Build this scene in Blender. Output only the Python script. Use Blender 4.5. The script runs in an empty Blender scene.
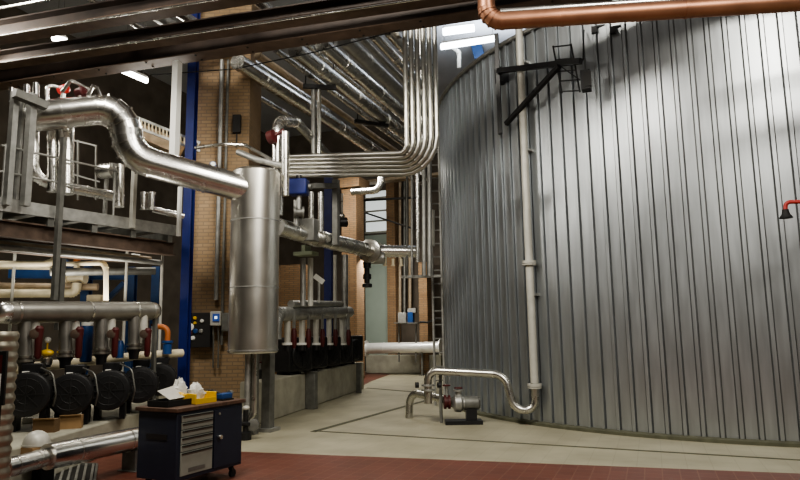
import bpy, math, random
from mathutils import Vector, Matrix
random.seed(7)
S = bpy.context.scene
COL = S.collection
PI = math.pi
# ------------------------------------------------------------------ camera model (photo 800x480)
F = 640.0; PITCH = math.atan(91.5/640.0); EYE = Vector((0, 0, 1.75))
CP, SP = math.cos(PITCH), math.sin(PITCH); ROLL = .0155; CR, SR = math.cos(ROLL), math.sin(ROLL)
def ray(px, py):
    x = (px-400)/F; y = (240-py)/F
    x, y = x*CR+y*SR, -x*SR+y*CR
    return Vector((x, CP-y*SP, SP+y*CP))
def D(px, py, Y):
    d = ray(px, py); return EYE + d*(Y/d.y)
def G(px, py, z=0.0):
    d = ray(px, py); return EYE + d*((z-EYE.z)/d.z)
# building grid, turned 21 degrees
YAW = math.radians(-21.0)
RU = Vector((math.cos(YAW), math.sin(YAW), 0)); RV = Vector((-math.sin(YAW), math.cos(YAW), 0)); Z = Vector((0, 0, 1))
def UV(u, v, z=0.0): return RU*u + RV*v + Z*z
def DV(px, py, v):
    d = ray(px, py); return EYE + d*(v/d.dot(RV))
TC = Vector((8.45, 16.52, 0)); TR = 7.324; TH = 7.64
def T(px, py, off=0.0):
    d = ray(px, py); R = TR+off
    a = d.x*d.x+d.y*d.y; b = -2*(d.x*TC.x+d.y*TC.y); c = TC.x**2+TC.y**2-R*R
    disc = max(b*b-4*a*c, 0); t = (-b-math.sqrt(disc))/(2*a)
    return EYE + d*t
# ------------------------------------------------------------------ materials
def mat(name, col, rough=0.5, metal=0.0, noise=0.0, nscale=6.0, bump=0.0, bscale=40.0, stretch=None, emit=None, estr=0.0, rvar=0.0, spec=None):
    m = bpy.data.materials.new(name); m.use_nodes = True
    nt = m.node_tree; b = nt.nodes['Principled BSDF']
    b.inputs['Base Color'].default_value = (*col, 1); b.inputs['Roughness'].default_value = rough; b.inputs['Metallic'].default_value = metal
    if spec is not None: b.inputs['Specular IOR Level'].default_value = spec
    if emit:
        b.inputs['Emission Color'].default_value = (*emit, 1); b.inputs['Emission Strength'].default_value = estr
    tc = nt.nodes.new('ShaderNodeTexCoord'); src = tc.outputs['Object']
    if stretch:
        mp = nt.nodes.new('ShaderNodeMapping'); mp.inputs['Scale'].default_value = stretch
        nt.links.new(src, mp.inputs['Vector']); src = mp.outputs['Vector']
    if noise or rvar:
        n = nt.nodes.new('ShaderNodeTexNoise'); n.inputs['Scale'].default_value = nscale; n.inputs['Detail'].default_value = 5
        nt.links.new(src, n.inputs['Vector'])
        if noise:
            r = nt.nodes.new('ShaderNodeValToRGB')
            r.color_ramp.elements[0].position = .3; r.color_ramp.elements[1].position = .7
            r.color_ramp.elements[0].color = (*[c*(1-noise) for c in col], 1)
            r.color_ramp.elements[1].color = (*[min(1, c*(1+noise)) for c in col], 1)
            nt.links.new(n.outputs['Fac'], r.inputs['Fac']); nt.links.new(r.outputs['Color'], b.inputs['Base Color'])
        if rvar:
            mr = nt.nodes.new('ShaderNodeMapRange'); mr.inputs['To Min'].default_value = max(0, rough-rvar); mr.inputs['To Max'].default_value = rough+rvar
            nt.links.new(n.outputs['Fac'], mr.inputs['Value']); nt.links.new(mr.outputs['Result'], b.inputs['Roughness'])
    if bump:
        n2 = nt.nodes.new('ShaderNodeTexNoise'); n2.inputs['Scale'].default_value = bscale
        nt.links.new(src, n2.inputs['Vector'])
        bp = nt.nodes.new('ShaderNodeBump'); bp.inputs['Strength'].default_value = bump; bp.inputs['Distance'].default_value = .02
        nt.links.new(n2.outputs['Fac'], bp.inputs['Height']); nt.links.new(bp.outputs['Normal'], b.inputs['Normal'])
    return m
def brickmat(name, c1, c2, mortar, bw, bh, ms=.012, rough=.85, flat=False, bump=.4, yaw=0.0, off=.5):
    m = bpy.data.materials.new(name); m.use_nodes = True
    nt = m.node_tree; b = nt.nodes['Principled BSDF']; b.inputs['Roughness'].default_value = rough
    tc = nt.nodes.new('ShaderNodeTexCoord'); L = nt.links.new
    br = nt.nodes.new('ShaderNodeTexBrick'); br.offset = off
    br.inputs['Color1'].default_value = (*c1, 1); br.inputs['Color2'].default_value = (*c2, 1); br.inputs['Mortar'].default_value = (*mortar, 1)
    br.inputs['Scale'].default_value = 1; br.inputs['Brick Width'].default_value = bw; br.inputs['Row Height'].default_value = bh; br.inputs['Mortar Size'].default_value = ms
    if flat:
        mp = nt.nodes.new('ShaderNodeMapping'); mp.inputs['Rotation'].default_value = (0, 0, yaw)
        L(tc.outputs['Object'], mp.inputs['Vector']); L(mp.outputs['Vector'], br.inputs['Vector'])
    else:
        sx = nt.nodes.new('ShaderNodeSeparateXYZ'); L(tc.outputs['Object'], sx.inputs[0])
        ad = nt.nodes.new('ShaderNodeMath'); ad.operation = 'ADD'; L(sx.outputs['X'], ad.inputs[0]); L(sx.outputs['Y'], ad.inputs[1])
        cx = nt.nodes.new('ShaderNodeCombineXYZ'); L(ad.outputs[0], cx.inputs['X']); L(sx.outputs['Z'], cx.inputs['Y']); L(cx.outputs[0], br.inputs['Vector'])
    n = nt.nodes.new('ShaderNodeTexNoise'); n.inputs['Scale'].default_value = 1.3; n.inputs['Detail'].default_value = 6; L(tc.outputs['Object'], n.inputs['Vector'])
    mx = nt.nodes.new('ShaderNodeMix'); mx.data_type = 'RGBA'; mx.blend_type = 'MULTIPLY'; mx.inputs[0].default_value = .55
    rp = nt.nodes.new('ShaderNodeValToRGB'); rp.color_ramp.elements[0].color = (.55, .53, .5, 1); rp.color_ramp.elements[0].position = .3; rp.color_ramp.elements[1].position = .65
    L(n.outputs['Fac'], rp.inputs['Fac']); L(br.outputs['Color'], mx.inputs[6]); L(rp.outputs['Color'], mx.inputs[7]); L(mx.outputs[2], b.inputs['Base Color'])
    bp = nt.nodes.new('ShaderNodeBump'); bp.inputs['Strength'].default_value = bump; bp.inputs['Distance'].default_value = .01; bp.invert = True
    L(br.outputs['Fac'], bp.inputs['Height']); L(bp.outputs['Normal'], b.inputs['Normal'])
    return m
M = dict(
 alu=mat('aluminium_cladding', (.72, .71, .68), .26, 1, noise=.1, nscale=3, bump=.03, bscale=5, rvar=.1),
 steel=mat('brushed_steel', (.62, .61, .57), .28, 1, noise=.1, nscale=4, rvar=.1),
 galv=mat('galvanised_steel', (.42, .42, .40), .48, .8, noise=.18, nscale=9, rvar=.1),
 galv_dark=mat('dull_galvanised', (.2, .2, .185), .55, .6, noise=.2, nscale=7),
 vessel=mat('vessel_cladding', (.80, .78, .72), .32, 1, noise=.06, nscale=2, rvar=.06),
 tank=mat('tank_sheet', (.48, .505, .525), .37, .88, noise=.10, nscale=5, stretch=(2.2, 2.2, .22), rvar=.05),
 tankbase=mat('tank_base', (.10, .10, .065), .8, noise=.2),
 reddened=mat('reflection_tinted_jacket', (.40, .20, .125), .42, .8, noise=.15, nscale=3),  # plain metal pipe; the red floor's reflection is painted into its colour
 galv_header=mat('dull_header_cladding', (.30, .29, .265), .42, .85, noise=.12, nscale=5, rvar=.08),
 tan=mat('tan_pipe_wrap', (.42, .33, .23), .5, .2, noise=.2),
 cream=mat('cream_pipe', (.72, .64, .46), .45, .1, noise=.1),
 palepaint=mat('pale_grey_paint', (.52, .51, .46), .45, .2, noise=.1),
 beam=mat('brown_beam_paint', (.05, .035, .028), .6, .1, noise=.3, nscale=3),
 beamtan=mat('beam_flange', (.125, .085, .062), .6, .1, noise=.25, nscale=4),
 rust=mat('rust_beam', (.10, .068, .05), .7, .1, noise=.3),
 blue=mat('dark_blue_paint', (.008, .018, .13), .45, noise=.15),
 bluelight=mat('blue_rack_paint', (.014, .055, .17), .5, noise=.15),
 cabinet=mat('cabinet_blue', (.016, .022, .04), .5, noise=.1),
 drawer=mat('drawer_grey', (.28, .29, .25), .5, noise=.06),
 wood=mat('worktop_wood', (.09, .05, .032), .6, noise=.35, nscale=5, stretch=(1, 6, 1)),
 galv_black=mat('black_wire_grille', (.014, .014, .014), .5),
 black=mat('black_paint', (.012, .012, .013), .42, noise=.2),
 blackmatte=mat('black_rubber', (.008, .008, .008), .7),
 red=mat('red_valve', (.07, .007, .007), .55, noise=.15),
 redbright=mat('bright_red', (.75, .03, .025), .4),
 redwire=mat('red_pipe', (.38, .035, .03), .4),
 yellow=mat('yellow_plastic', (.72, .45, .02), .45),
 white=mat('white_plastic', (.78, .78, .74), .5),
 cloth=mat('white_cloth', (.72, .71, .66), .9, bump=.5, bscale=20),
 concrete=mat('plinth_concrete', (.37, .355, .285), .85, noise=.18, nscale=3, bump=.2),
 card=mat('cardboard', (.30, .19, .09), .85, noise=.1),
 cardd=mat('cardboard_inside', (.14, .085, .04), .9),
 green=mat('pale_green_door', (.36, .43, .38), .6, noise=.05, nscale=2),
 pane=mat('bright_pane', (.8, .84, .82), .3, emit=(.85, .92, .9), estr=.55),
 lamp=mat('lamp_tube', (1, 1, 1), .4, emit=(1, .97, .9), estr=14),
 lampcool=mat('cool_lamp_tube', (1, 1, 1), .4, emit=(.85, .93, 1), estr=10),
 lampbody=mat('lamp_body', (.5, .5, .48), .5),
 dark=mat('dark_panel', (.015, .014, .013), .6),
 wall=mat('dim_wall_plaster', (.10, .082, .064), .9, noise=.25, nscale=1.5),
 ceil=mat('ceiling_sheet', (.42, .43, .46), .8, noise=.1, nscale=1),
 orange=mat('orange_hose', (.42, .13, .035), .5),
 bluebin=mat('blue_plastic', (.015, .06, .2), .4),
 floor=None,
 bundle=mat('bundle_cladding', (.50, .49, .45), .36, 1, noise=.08, nscale=3, rvar=.05),
 whitemetal=mat('white_cladding', (.86, .86, .84), .32, .35, noise=.04))
M['brick'] = brickmat('yellow_brick', (.40, .28, .165), (.34, .23, .13), (.27, .20, .13), .22, .075)
M['brickor'] = brickmat('orange_brick', (.36, .22, .115), (.30, .175, .09), (.21, .155, .10), .22, .075)
M['redtile'] = brickmat('red_quarry_tile', (.165, .052, .033), (.135, .042, .028), (.20, .09, .06), .2, .2, .008, .45, True, .25, yaw=.37, off=0)
M['floor'] = brickmat('beige_floor', (.41, .385, .285), (.395, .37, .27), (.35, .325, .24), .3, .3, .006, .5, True, .12, yaw=.37, off=0)
# ------------------------------------------------------------------ mesh builder
class MB:
    def __init__(s): s.v = []; s.f = []
    def add(s, vs, fs):
        o = len(s.v); s.v += [Vector(v) for v in vs]; s.f += [tuple(i+o for i in f) for f in fs]; return s
    def boxax(s, c, a, b, d):     # half vectors
        c, a, b, d = Vector(c), Vector(a), Vector(b), Vector(d)
        vs = [c+a*i+b*j+d*k for k in (-1, 1) for j in (-1, 1) for i in (-1, 1)]
        fs = [(0, 2, 3, 1), (4, 5, 7, 6), (0, 1, 5, 4), (2, 6, 7, 3), (0, 4, 6, 2), (1, 3, 7, 5)]
        if a.cross(b).dot(d) < 0: fs = [f[::-1] for f in fs]
        return s.add(vs, fs)
    def box(s, c, sx, sy, sz, yaw=YAW):
        return s.boxax(c, Vector((math.cos(yaw), math.sin(yaw), 0))*sx/2, Vector((-math.sin(yaw), math.cos(yaw), 0))*sy/2, Z*sz/2)
    def bar(s, p0, p1, w, h=None, up=Z):
        p0, p1 = Vector(p0), Vector(p1); h = h or w
        t = (p1-p0); L = t.length; t.normalize()
        if abs(t.dot(up)) > .95: up = RV
        side = t.cross(up).normalized(); u = side.cross(t)
        return s.boxax((p0+p1)/2, t*L/2, side*w/2, u*h/2)
    def ibeam(s, p0, p1, w, h, tf=.025, tw=.02):
        p0, p1 = Vector(p0), Vector(p1)
        s.bar(p0+Z*(tf/2), p1+Z*(tf/2), w, tf); s.bar(p0+Z*(h-tf/2), p1+Z*(h-tf/2), w, tf); return s.bar(p0+Z*h/2, p1+Z*h/2, tw, h-2*tf)
    def hcol(s, p, z0, z1, w, yaw=YAW, tf=.02):
        p = Vector(p); x = Vector((math.cos(yaw), math.sin(yaw), 0)); y = Vector((-x.y, x.x, 0)); c = Vector((p.x, p.y, (z0+z1)/2)); h = Z*(z1-z0)/2
        for k in (-1, 1): s.boxax(c+y*k*(w/2-tf/2), x*w/2, y*tf/2, h)
        return s.boxax(c, x*tf/2, y*(w/2-tf), h)
    def tube(s, pts, r, n=16, caps=True):
        pts = [Vector(p) for p in pts]; m = len(pts); rs = r if isinstance(r, (list, tuple)) else [r]*m
        t0 = (pts[1]-pts[0]).normalized(); ref = Z if abs(t0.z) < .9 else Vector((1, 0, 0))
        nrm = (ref - t0*ref.dot(t0)).normalized(); vs = []; fs = []
        for i, p in enumerate(pts):
            if i == 0: t = t0
            elif i == m-1: t = (pts[-1]-pts[-2]).normalized()
            else: t = ((pts[i+1]-p).normalized()+(p-pts[i-1]).normalized()).normalized()
            nrm = (nrm - t*nrm.dot(t)).normalized(); b = t.cross(nrm)
            for k in range(n):
                a = 2*PI*k/n; vs.append(p+(nrm*math.cos(a)+b*math.sin(a))*rs[i])
        for i in range(m-1):
            for k in range(n):
                k2 = (k+1) % n; fs.append((i*n+k, i*n+k2, (i+1)*n+k2, (i+1)*n+k))
        if caps: fs.append(tuple(range(n))[::-1]); fs.append(tuple((m-1)*n+k for k in range(n)))
        return s.add(vs, fs)
    def cyl(s, p0, p1, r, n=16): return s.tube([p0, p1], r, n)
    def lathe(s, c, axis, prof, n=24):       # prof: (t along axis, r)
        c = Vector(c); ax = Vector(axis).normalized()
        return s.tube([c+ax*t for t, r in prof], [max(r, .0005) for t, r in prof], n) if False else s._lathe(c, ax, prof, n)
    def _lathe(s, c, ax, prof, n):
        ref = Z if abs(ax.z) < .9 else Vector((1, 0, 0)); a = (ref-ax*ref.dot(ax)).normalized(); b = ax.cross(a); vs = []; fs = []
        for t, r in prof:
            r = max(r, .0004)
            for k in range(n):
                q = 2*PI*k/n; vs.append(c+ax*t+(a*math.cos(q)+b*math.sin(q))*r)
        for i in range(len(prof)-1):
            for k in range(n):
                k2 = (k+1) % n; fs.append((i*n+k, i*n+k2, (i+1)*n+k2, (i+1)*n+k))
        fs.append(tuple(range(n))[::-1]); fs.append(tuple((len(prof)-1)*n+k for k in range(n)))
        return s.add(vs, fs)
    def ball(s, c, r, n=14, sc=(1, 1, 1)):
        o = len(s.v); s._lathe(Vector((0, 0, 0)), Z, [(-math.cos(PI*i/8)*r, math.sin(PI*i/8)*r) for i in range(9)], n)
        for i in range(o, len(s.v)): s.v[i] = Vector(c)+Vector([s.v[i][j]*sc[j] for j in range(3)])
        return s
    def prism(s, pts, z0, z1):
        n = len(pts); vs = [Vector((p[0], p[1], z0)) for p in pts]+[Vector((p[0], p[1], z1)) for p in pts]
        area = sum(pts[i][0]*pts[(i+1) % n][1]-pts[(i+1) % n][0]*pts[i][1] for i in range(n))
        fs = [tuple(range(n))[::-1], tuple(range(n, 2*n))]+[(i, (i+1) % n, n+(i+1) % n, n+i) for i in range(n)]
        if area < 0: fs = [f[::-1] for f in fs]
        return s.add(vs, fs)
    def build(s, name, m, parent=None, bevel=0, smooth=True, origin=None, sharp=.62):
        vs = s.v
        if parent is not None: off = wloc(parent)
        elif origin is not None: off = Vector(origin)
        else:
            off = Vector((sum(v.x for v in vs)/len(vs), sum(v.y for v in vs)/len(vs), min(v.z for v in vs)))
        me = bpy.data.meshes.new(name); me.from_pydata([v-off for v in vs], [], s.f); me.update()
        if smooth:
            me.shade_smooth(); me.set_sharp_from_angle(angle=sharp)
        me.materials.append(M[m] if isinstance(m, str) else m)
        o = bpy.data.objects.new(name, me); COL.objects.link(o)
        if parent is not None: o.parent = parent
        else: o.location = off
        if bevel:
            b = o.modifiers.new('bevel', 'BEVEL'); b.width = bevel; b.segments = 2; b.limit_method = 'ANGLE'
        return o
def wloc(o):
    v = Vector(o.location)
    while o.parent: o = o.parent; v = v+Vector(o.location)
    return v
def tag(o, label, cat, group=None, kind=None):
    o['label'] = label; o['category'] = cat
    if group: o['group'] = group
    if kind: o['kind'] = kind
    return o
def struct(o, kind='structure'): o['kind'] = kind; return o
def thing(name, label, cat, loc, group=None):
    o = bpy.data.objects.new(name, None); COL.objects.link(o); o.location = Vector(loc); o.empty_display_size = .1
    return tag(o, label, cat, group)
def copy_tree(o, delta, parent=None):
    c = o.copy(); COL.objects.link(c); c.parent = parent
    if parent is None: c.location = Vector(o.location)+Vector(delta)
    for ch in list(o.children): copy_tree(ch, delta, c)
    return c
def fillets(pts, rad, seg=5):
    """split a polyline into straight runs and elbow arcs"""
    pts = [Vector(p) for p in pts]; out = []; cur = pts[0]
    for i in range(1, len(pts)-1):
        p = pts[i]; a = (pts[i-1]-p); b = (pts[i+1]-p); ad = a.normalized(); bd = b.normalized()
        ang = ad.angle(bd); t = rad/math.tan(ang/2); lim = .48*min(a.length, b.length); R = rad
        if t > lim: R = rad*lim/t; t = lim
        s, e = p+ad*t, p+bd*t; c = p+(ad+bd).normalized()*(R/math.sin(ang/2))
        arc = []
        v0, v1 = s-c, e-c; th = v0.angle(v1)
        for k in range(seg+1):
            q = k/seg; arc.append(c+(v0*math.sin((1-q)*th)+v1*math.sin(q*th))/math.sin(th))
        out.append(('s', [cur, s])); out.append(('e', arc)); cur = e
    out.append(('s', [cur, pts[-1]])); return out
def path(pts, rad, seg=6):
    o = []
    for k, p in fillets(pts, rad, seg): o += p if not o else p[1:]
    return o
def pipe(name, label, cat, pts, r, m, rad=None, band=1.2, group=None, ends=False, n=18):
    """an insulated pipe: straight sections, elbows and joint bands are its parts"""
    rad = rad or r*2.6; pts = [Vector(p) for p in pts]
    base = min(pts, key=lambda p: p.z); root = thing(name, label, cat, base, group); rings = []
    for k, p in fillets(pts, rad):
        if k == 's':
            L = (p[1]-p[0]).length
            if L < .01: continue
            MB().cyl(p[0], p[1], r, n).build('straight_section', m, root)
            t = (p[1]-p[0]).normalized()
            if band:
                kk = max(1, int(L/band)); rings += [(p[0]+(p[1]-p[0])*((j+.5)/kk), t) for j in range(kk)]
            if len(pts) > 2:
                if p[0] != pts[0]: rings.append((p[0], t))
                if p[1] != pts[-1]: rings.append((p[1], t))
        else:
            nn = max(n, 28) if n > 15 else n; q = MB(); q.tube(p, r*1.015, nn)
            for j in range(1, len(p)-1): t = (p[j+1]-p[j-1]).normalized(); q.cyl(p[j]-t*.008, p[j]+t*.008, r*1.015+(.018 if r > .2 else .01), nn)
            q.build('elbow', m, root, sharp=.23 if n > 15 else .62)
    if band:
        for c, t in rings: MB().cyl(c-t*min(.02, r*.25), c+t*min(.02, r*.25), r*1.05, n).build('joint_band', m, root)
    if ends:
        for p, t in ((pts[0], (pts[1]-pts[0]).normalized()), (pts[-1], (pts[-2]-pts[-1]).normalized())):
            MB().cyl(p-t*.01, p+t*.035, r*1.5, n).build('flange', m, root)
    return root
def solo(mb, name, m, label, cat, group=None, bevel=0): return tag(mb.build(name, m, bevel=bevel), label, cat, group)
# ================================================================== SETTING
W0, W1, V0, V1, HC = -17.0, 10.0, -5.0, 27.0, 11.5
def slab(name, a, b, z0, z1, m):
    q = MB(); q.prism([UV(a[0], a[1]), UV(b[0], a[1]), UV(b[0], b[1]), UV(a[0], b[1])], z0, z1); return struct(q.build(name, m, origin=(0, 0, 0), smooth=False))
slab('floor', (W0, V0), (W1, V1), -.2, 0, 'floor')
slab('ceiling', (W0, V0), (W1, V1), HC, HC+.2, 'ceil')
slab('wall_left', (W0-.3, V0), (W0, V1), 0, HC, 'wall')
slab('wall_right', (W1, V0), (W1+.3, V1), 0, HC, 'wall')
slab('wall_back', (W0, V0-.3), (W1, V0), 0, HC, 'wall')
slab('wall_far', (W0, V1), (W1, V1+.3), 0, HC, 'wall')
# red quarry tile strip in the foreground
a = G(240, 452); b = G(800, 474); dr = (b-a).normalized(); pr = Vector((dr.y, -dr.x, 0))
q = MB(); e0, e1 = a-dr*3.2, b+dr*2.5
q.prism([e0, e1, e1+pr*6, e0+pr*6], 0.0, .006); struct(q.build('floor_red_tiles', 'redtile', origin=(0, 0, 0), smooth=False))
q = MB(); q.prism([G(364, 385), G(372, 381), G(391, 374), G(366, 372), G(350, 376)], 0.0, .006); struct(q.build('floor_red_patch', 'redtile', origin=(0, 0, 0), smooth=False))
# dark drain slots
def slot(name, pa, pb, w=.05):
    p, q_ = G(*pa), G(*pb); m = MB(); m.bar(p+Z*.003, q_+Z*.003, w, .008); return struct(m.build(name, 'tankbase', smooth=False))
slot('trim_1', (313, 431), (812, 461), .06); slot('trim_2', (313, 432), (428, 400), .11); slot('trim_3', (366, 388), (426, 393), .12)
# ================================================================== TANK
root = thing('storage_tank', 'huge round storage tank clad in ribbed grey metal sheet', 'tank', TC)
q = MB(); NR = 176; zz = (.07, TH)
prof = []
for i in range(NR):
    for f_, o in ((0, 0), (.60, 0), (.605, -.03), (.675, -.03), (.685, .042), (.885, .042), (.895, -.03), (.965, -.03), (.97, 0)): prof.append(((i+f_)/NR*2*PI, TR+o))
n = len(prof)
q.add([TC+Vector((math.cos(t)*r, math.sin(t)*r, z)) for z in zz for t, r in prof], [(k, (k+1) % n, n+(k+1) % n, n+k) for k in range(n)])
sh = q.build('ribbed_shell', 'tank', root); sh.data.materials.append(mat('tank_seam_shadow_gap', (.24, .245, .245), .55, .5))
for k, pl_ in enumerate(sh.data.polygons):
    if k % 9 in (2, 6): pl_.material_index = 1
MB().lathe(TC, Z, [(0, TR+.12), (.05, TR+.12), (.07, TR+.02)], 128).build('base_ring', 'tankbase', root)
MB().lathe(TC, Z, [(TH, TR-.02), (TH+.5, .02)], 96).build('roof', 'galv', root)
MB().tube([TC+Vector((math.cos(2*PI*k/128)*(TR+.05), math.sin(2*PI*k/128)*(TR+.05), TH)) for k in range(129)], .045, 8).build('rim_rail', 'galv', root)
# ================================================================== OVERHEAD BEAMS
def beamthing(pa, pb, z, w, h, label, bolts=False):
    p, e = G(*pa, z), G(*pb, z); t = (e-p).normalized(); p, e = p-t*4.5, e+t*6.0
    r = thing('steel_beam', label, 'beam', p, None)
    MB().bar(p+Z*(.0125), e+Z*.0125, w, .025).build('bottom_flange', 'beamtan', r)
    MB().bar(p+Z*(h-.0125), e+Z*(h-.0125), w, .025).build('top_flange', 'beam', r)
    MB().bar(p+Z*h/2, e+Z*h/2, .02, h-.05).build('web', 'beam', r)
    k = 0; L = (e-p).length; s = Vector((t.y, -t.x, 0))
    bf = r.children[0]
    if bolts:
        for i in range(int(L/1.1)):
            c = p+t*(i*1.1+.5); b = MB()
            for sg in (-1, 1): b.cyl(c+s*sg*w*.3-Z*.016, c+s*sg*w*.3, .02, 8)
            b.build('bolt', 'dark', bf)
    return p, e, t, s
p, e, t, s = beamthing((0, 87), (440, 21), 7.0, .34, .42, 'lowest dark brown overhead beam with a tan underside', True)
p2, e2, t2, s2 = beamthing((0, 66), (350, 14), 7.1, .34, .24, 'middle reddish brown overhead beam crossing above the left hall')
p3, e3, t3, s3 = beamthing((0, 40), (237, 1), 7.1, .34, .30, 'uppermost brown overhead beam in the top left corner')
for (pp, ee, ss, zo, rr, lab) in ((p3, e3, s3, .5, .03, 'bright thin conduit running along the uppermost brown beam'), (p3, e3, s3, -.03, .018, 'thin conduit clipped under the uppermost brown beam'), (p2, e2, s2, -.03, .018, 'thin bright conduit clipped under the middle brown beam')):
    q = MB(); q.cyl(pp+ss*.19+Z*zo, ee+ss*.19+Z*zo, rr, 8); solo(q, 'conduit', 'alu', lab, 'conduit')
# thin dark cable slung below the lowest beam
q = MB(); q.tube(path([D(150, 75, 12), D(235, 69, 11.6), D(315, 52, 11.2), D(400, 30, 10.6)], .6), .012, 6); solo(q, 'cable', 'blackmatte', 'thin black cable slung under the lowest brown beam', 'cable')
# pipes above the beams, running into depth
for i, (px, py, r, m, lab) in enumerate(((128, 20, .07, 'alu', 'slim silver pipe above the beams at upper left, leftmost of the crossing pipes'), (155, 15, .11, 'galv', 'grey pipe above the beams beside the slim silver crossing pipe'), (178, 12, .10, 'alu', 'silver pipe above the beams, third of the crossing pipes'), (262, 4, .10, 'alu', 'silver pipe above the beams at top centre'))):
    c = G(px, py, 7.75); pipe('overhead_pipe', lab, 'pipe', [c-RV*3.5, c+RV*6], r, m, band=2.5, group='pipes crossing above the brown beams')
# ================================================================== OVERHEAD DIAGONAL PIPES
DP = [(246, 67, .17, 'alu', 'thick bright silver', 'leftmost'), (266, 61, .075, 'tan', 'slim tan wrapped', 'second from left'), (284, 56, .06, 'alu', 'thin bright silver', 'third from left'),
      (303, 55, .16, 'alu', 'broad silver', 'fourth from left'), (329, 50, .15, 'alu', 'broad silver', 'fifth from left'), (351, 46, .14, 'galv', 'dull grey', 'sixth from left'),
      (366, 43, .06, 'galv', 'thin dull grey', 'seventh from left'), (379, 41, .10, 'alu', 'medium silver', 'eighth from left'), (394, 36, .12, 'alu', 'silver', 'rightmost')]
for i, (px, py, r, m, lk, po) in enumerate(DP):
    z = 7.22; c = G(px, py, z)
    # stop behind the vertical bundle (pixel column about 418)
    k = (424-400)/F
    tt = 0
    while True:
        pt = c+RV*tt; d = pt-EYE; depth = d.y*CP+d.z*SP
        if d.x/depth > k or tt > 14: break
        tt += .05
    en = c+RV*tt
    pipe('overhead_pipe', '%s pipe, %s of those slanting away under the brown beams' % (lk, po), 'pipe', [c-RV*.3, en, en+Z*2.0], r, m, rad=r*2, band=1.7, group='parallel pipes slanting away under the beams')
# trapeze hangers
for (u0, u1, Y, lab) in (((303, 86), (336, 88), 7.02, 'black pipe hanger bracket under the broad silver overhead pipe'), ((355, 121), (388, 126), 7.02, 'black pipe hanger bracket near the vertical pipe bundle')):
    a_, b_ = G(*u0, Y), G(*u1, Y); r = thing('pipe_hanger', lab, 'bracket', a_, 'hanger brackets')
    MB().bar(a_, b_, .09, .09).build('crossbar', 'black', r)
    for f_ in (.08, .92): c = a_+(b_-a_)*f_; MB().cyl(c, Vector((c.x, c.y, 8.3)), .014, 8).build('rod', 'black', r)
# ================================================================== VERTICAL BUNDLE that turns left
for i in range(6):
    x = 407+6.2*i; top = D(x, -20, 11.3+.02*i); cor = D(x, 153+4.2*i, 11.3+.02*i)
    left = D(286, 156.5+3.8*i, 13.0)
    pipe('bundle_pipe', 'silver pipe of the bundle turning left, %s from the inside of the bend' % ('first', 'second', 'third', 'fourth', 'fifth', 'sixth')[i], 'pipe', [Vector((cor.x, cor.y, 8.4)), cor, left], .046, 'bundle', rad=.13+.1*i, band=2.6, group='bundle of parallel pipes turning left', n=14)
# ================================================================== JACKETED PIPE WITH PAINTED FLOOR REFLECTION
a = D(487, 22, 8.0); b = D(800, 2, 7.6); t = (b-a).normalized()
pipe('jacketed_pipe', 'copper jacketed pipe, floor reflection painted into its colour, with an elbow above the tank', 'pipe', [a+Z*2.2, a, b+t*2.5], .115, 'reddened', rad=.2, band=1.4)
q = MB(); c = D(500, 12, 8.5); q.cyl(c, D(800, -8, 8.1)+t*2, .05, 12); solo(q, 'conduit', 'alu', 'pale slim pipe running just above the copper jacketed pipe', 'pipe')
# ================================================================== TANK DOWNPIPE AND FOOT VALVES
r_ = .075
p0 = T(533, -5, .14); top = Vector((0, 0, 0))
base = T(534.5, 383, .16)
low = D(534.5, 397, base.y)
root = thing('downpipe', 'pale grey downpipe clipped to the tank and ending in an s bend', 'pipe', Vector((base.x, base.y, .1)))
tp = Vector((base.x, base.y, 8.1))
# straight upright
MB().cyl(tp, base, r_, 18).build('straight_section', 'palepaint', root)
for py in (262, 385):
    d = ray(534, py); k = (base.x-EYE.x)/d.x if False else base.y/d.y; zc = EYE.z+d.z*k
    MB().cyl(Vector((base.x, base.y, zc-.025)), Vector((base.x, base.y, zc+.025)), r_*1.75, 18).build('flange', 'palepaint', root)
    MB().cyl(Vector((base.x, base.y, zc-.06)), Vector((base.x, base.y, zc-.035)), r_*1.75, 18).build('flange', 'palepaint', root)
for zc in (2.4, 5.2, 7.0):
    dirc = (TC-Vector((base.x, base.y, 0))).normalized(); MB().bar(Vector((base.x, base.y, zc)), Vector((base.x, base.y, zc))+dirc*.18, .18, .05).build('wall_clip', 'galv', root)
Yb = base.y
sb = [base+Z*.0, D(534.5, 405, Yb), D(517, 403, Yb+.1), D(503, 374, Yb+.2), D(424, 369, Yb+.55), D(424, 369, Yb+.55)+Z*-.02]
seq = [base, D(536, 410, Yb), D(514, 410, Yb+.05), D(505, 374.5, Yb+.15), D(428, 370.5, Yb+.5), D(428, 392, Yb+.5)]
for k, p in fillets(seq, .3, 10):
    if k == 's':
        if (p[1]-p[0]).length > .01: MB().cyl(p[0], p[1], r_, 18).build('straight_section', 'steel', root)
    else: MB().tube(p, r_, 18).build('elbow', 'steel', root)
c = D(428, 386, Yb+.5); 
for dz in (.0, -.09): MB().cyl(c+Z*dz, c+Z*(dz+.03), r_*1.7, 18).build('flange', 'galv', root)
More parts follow.
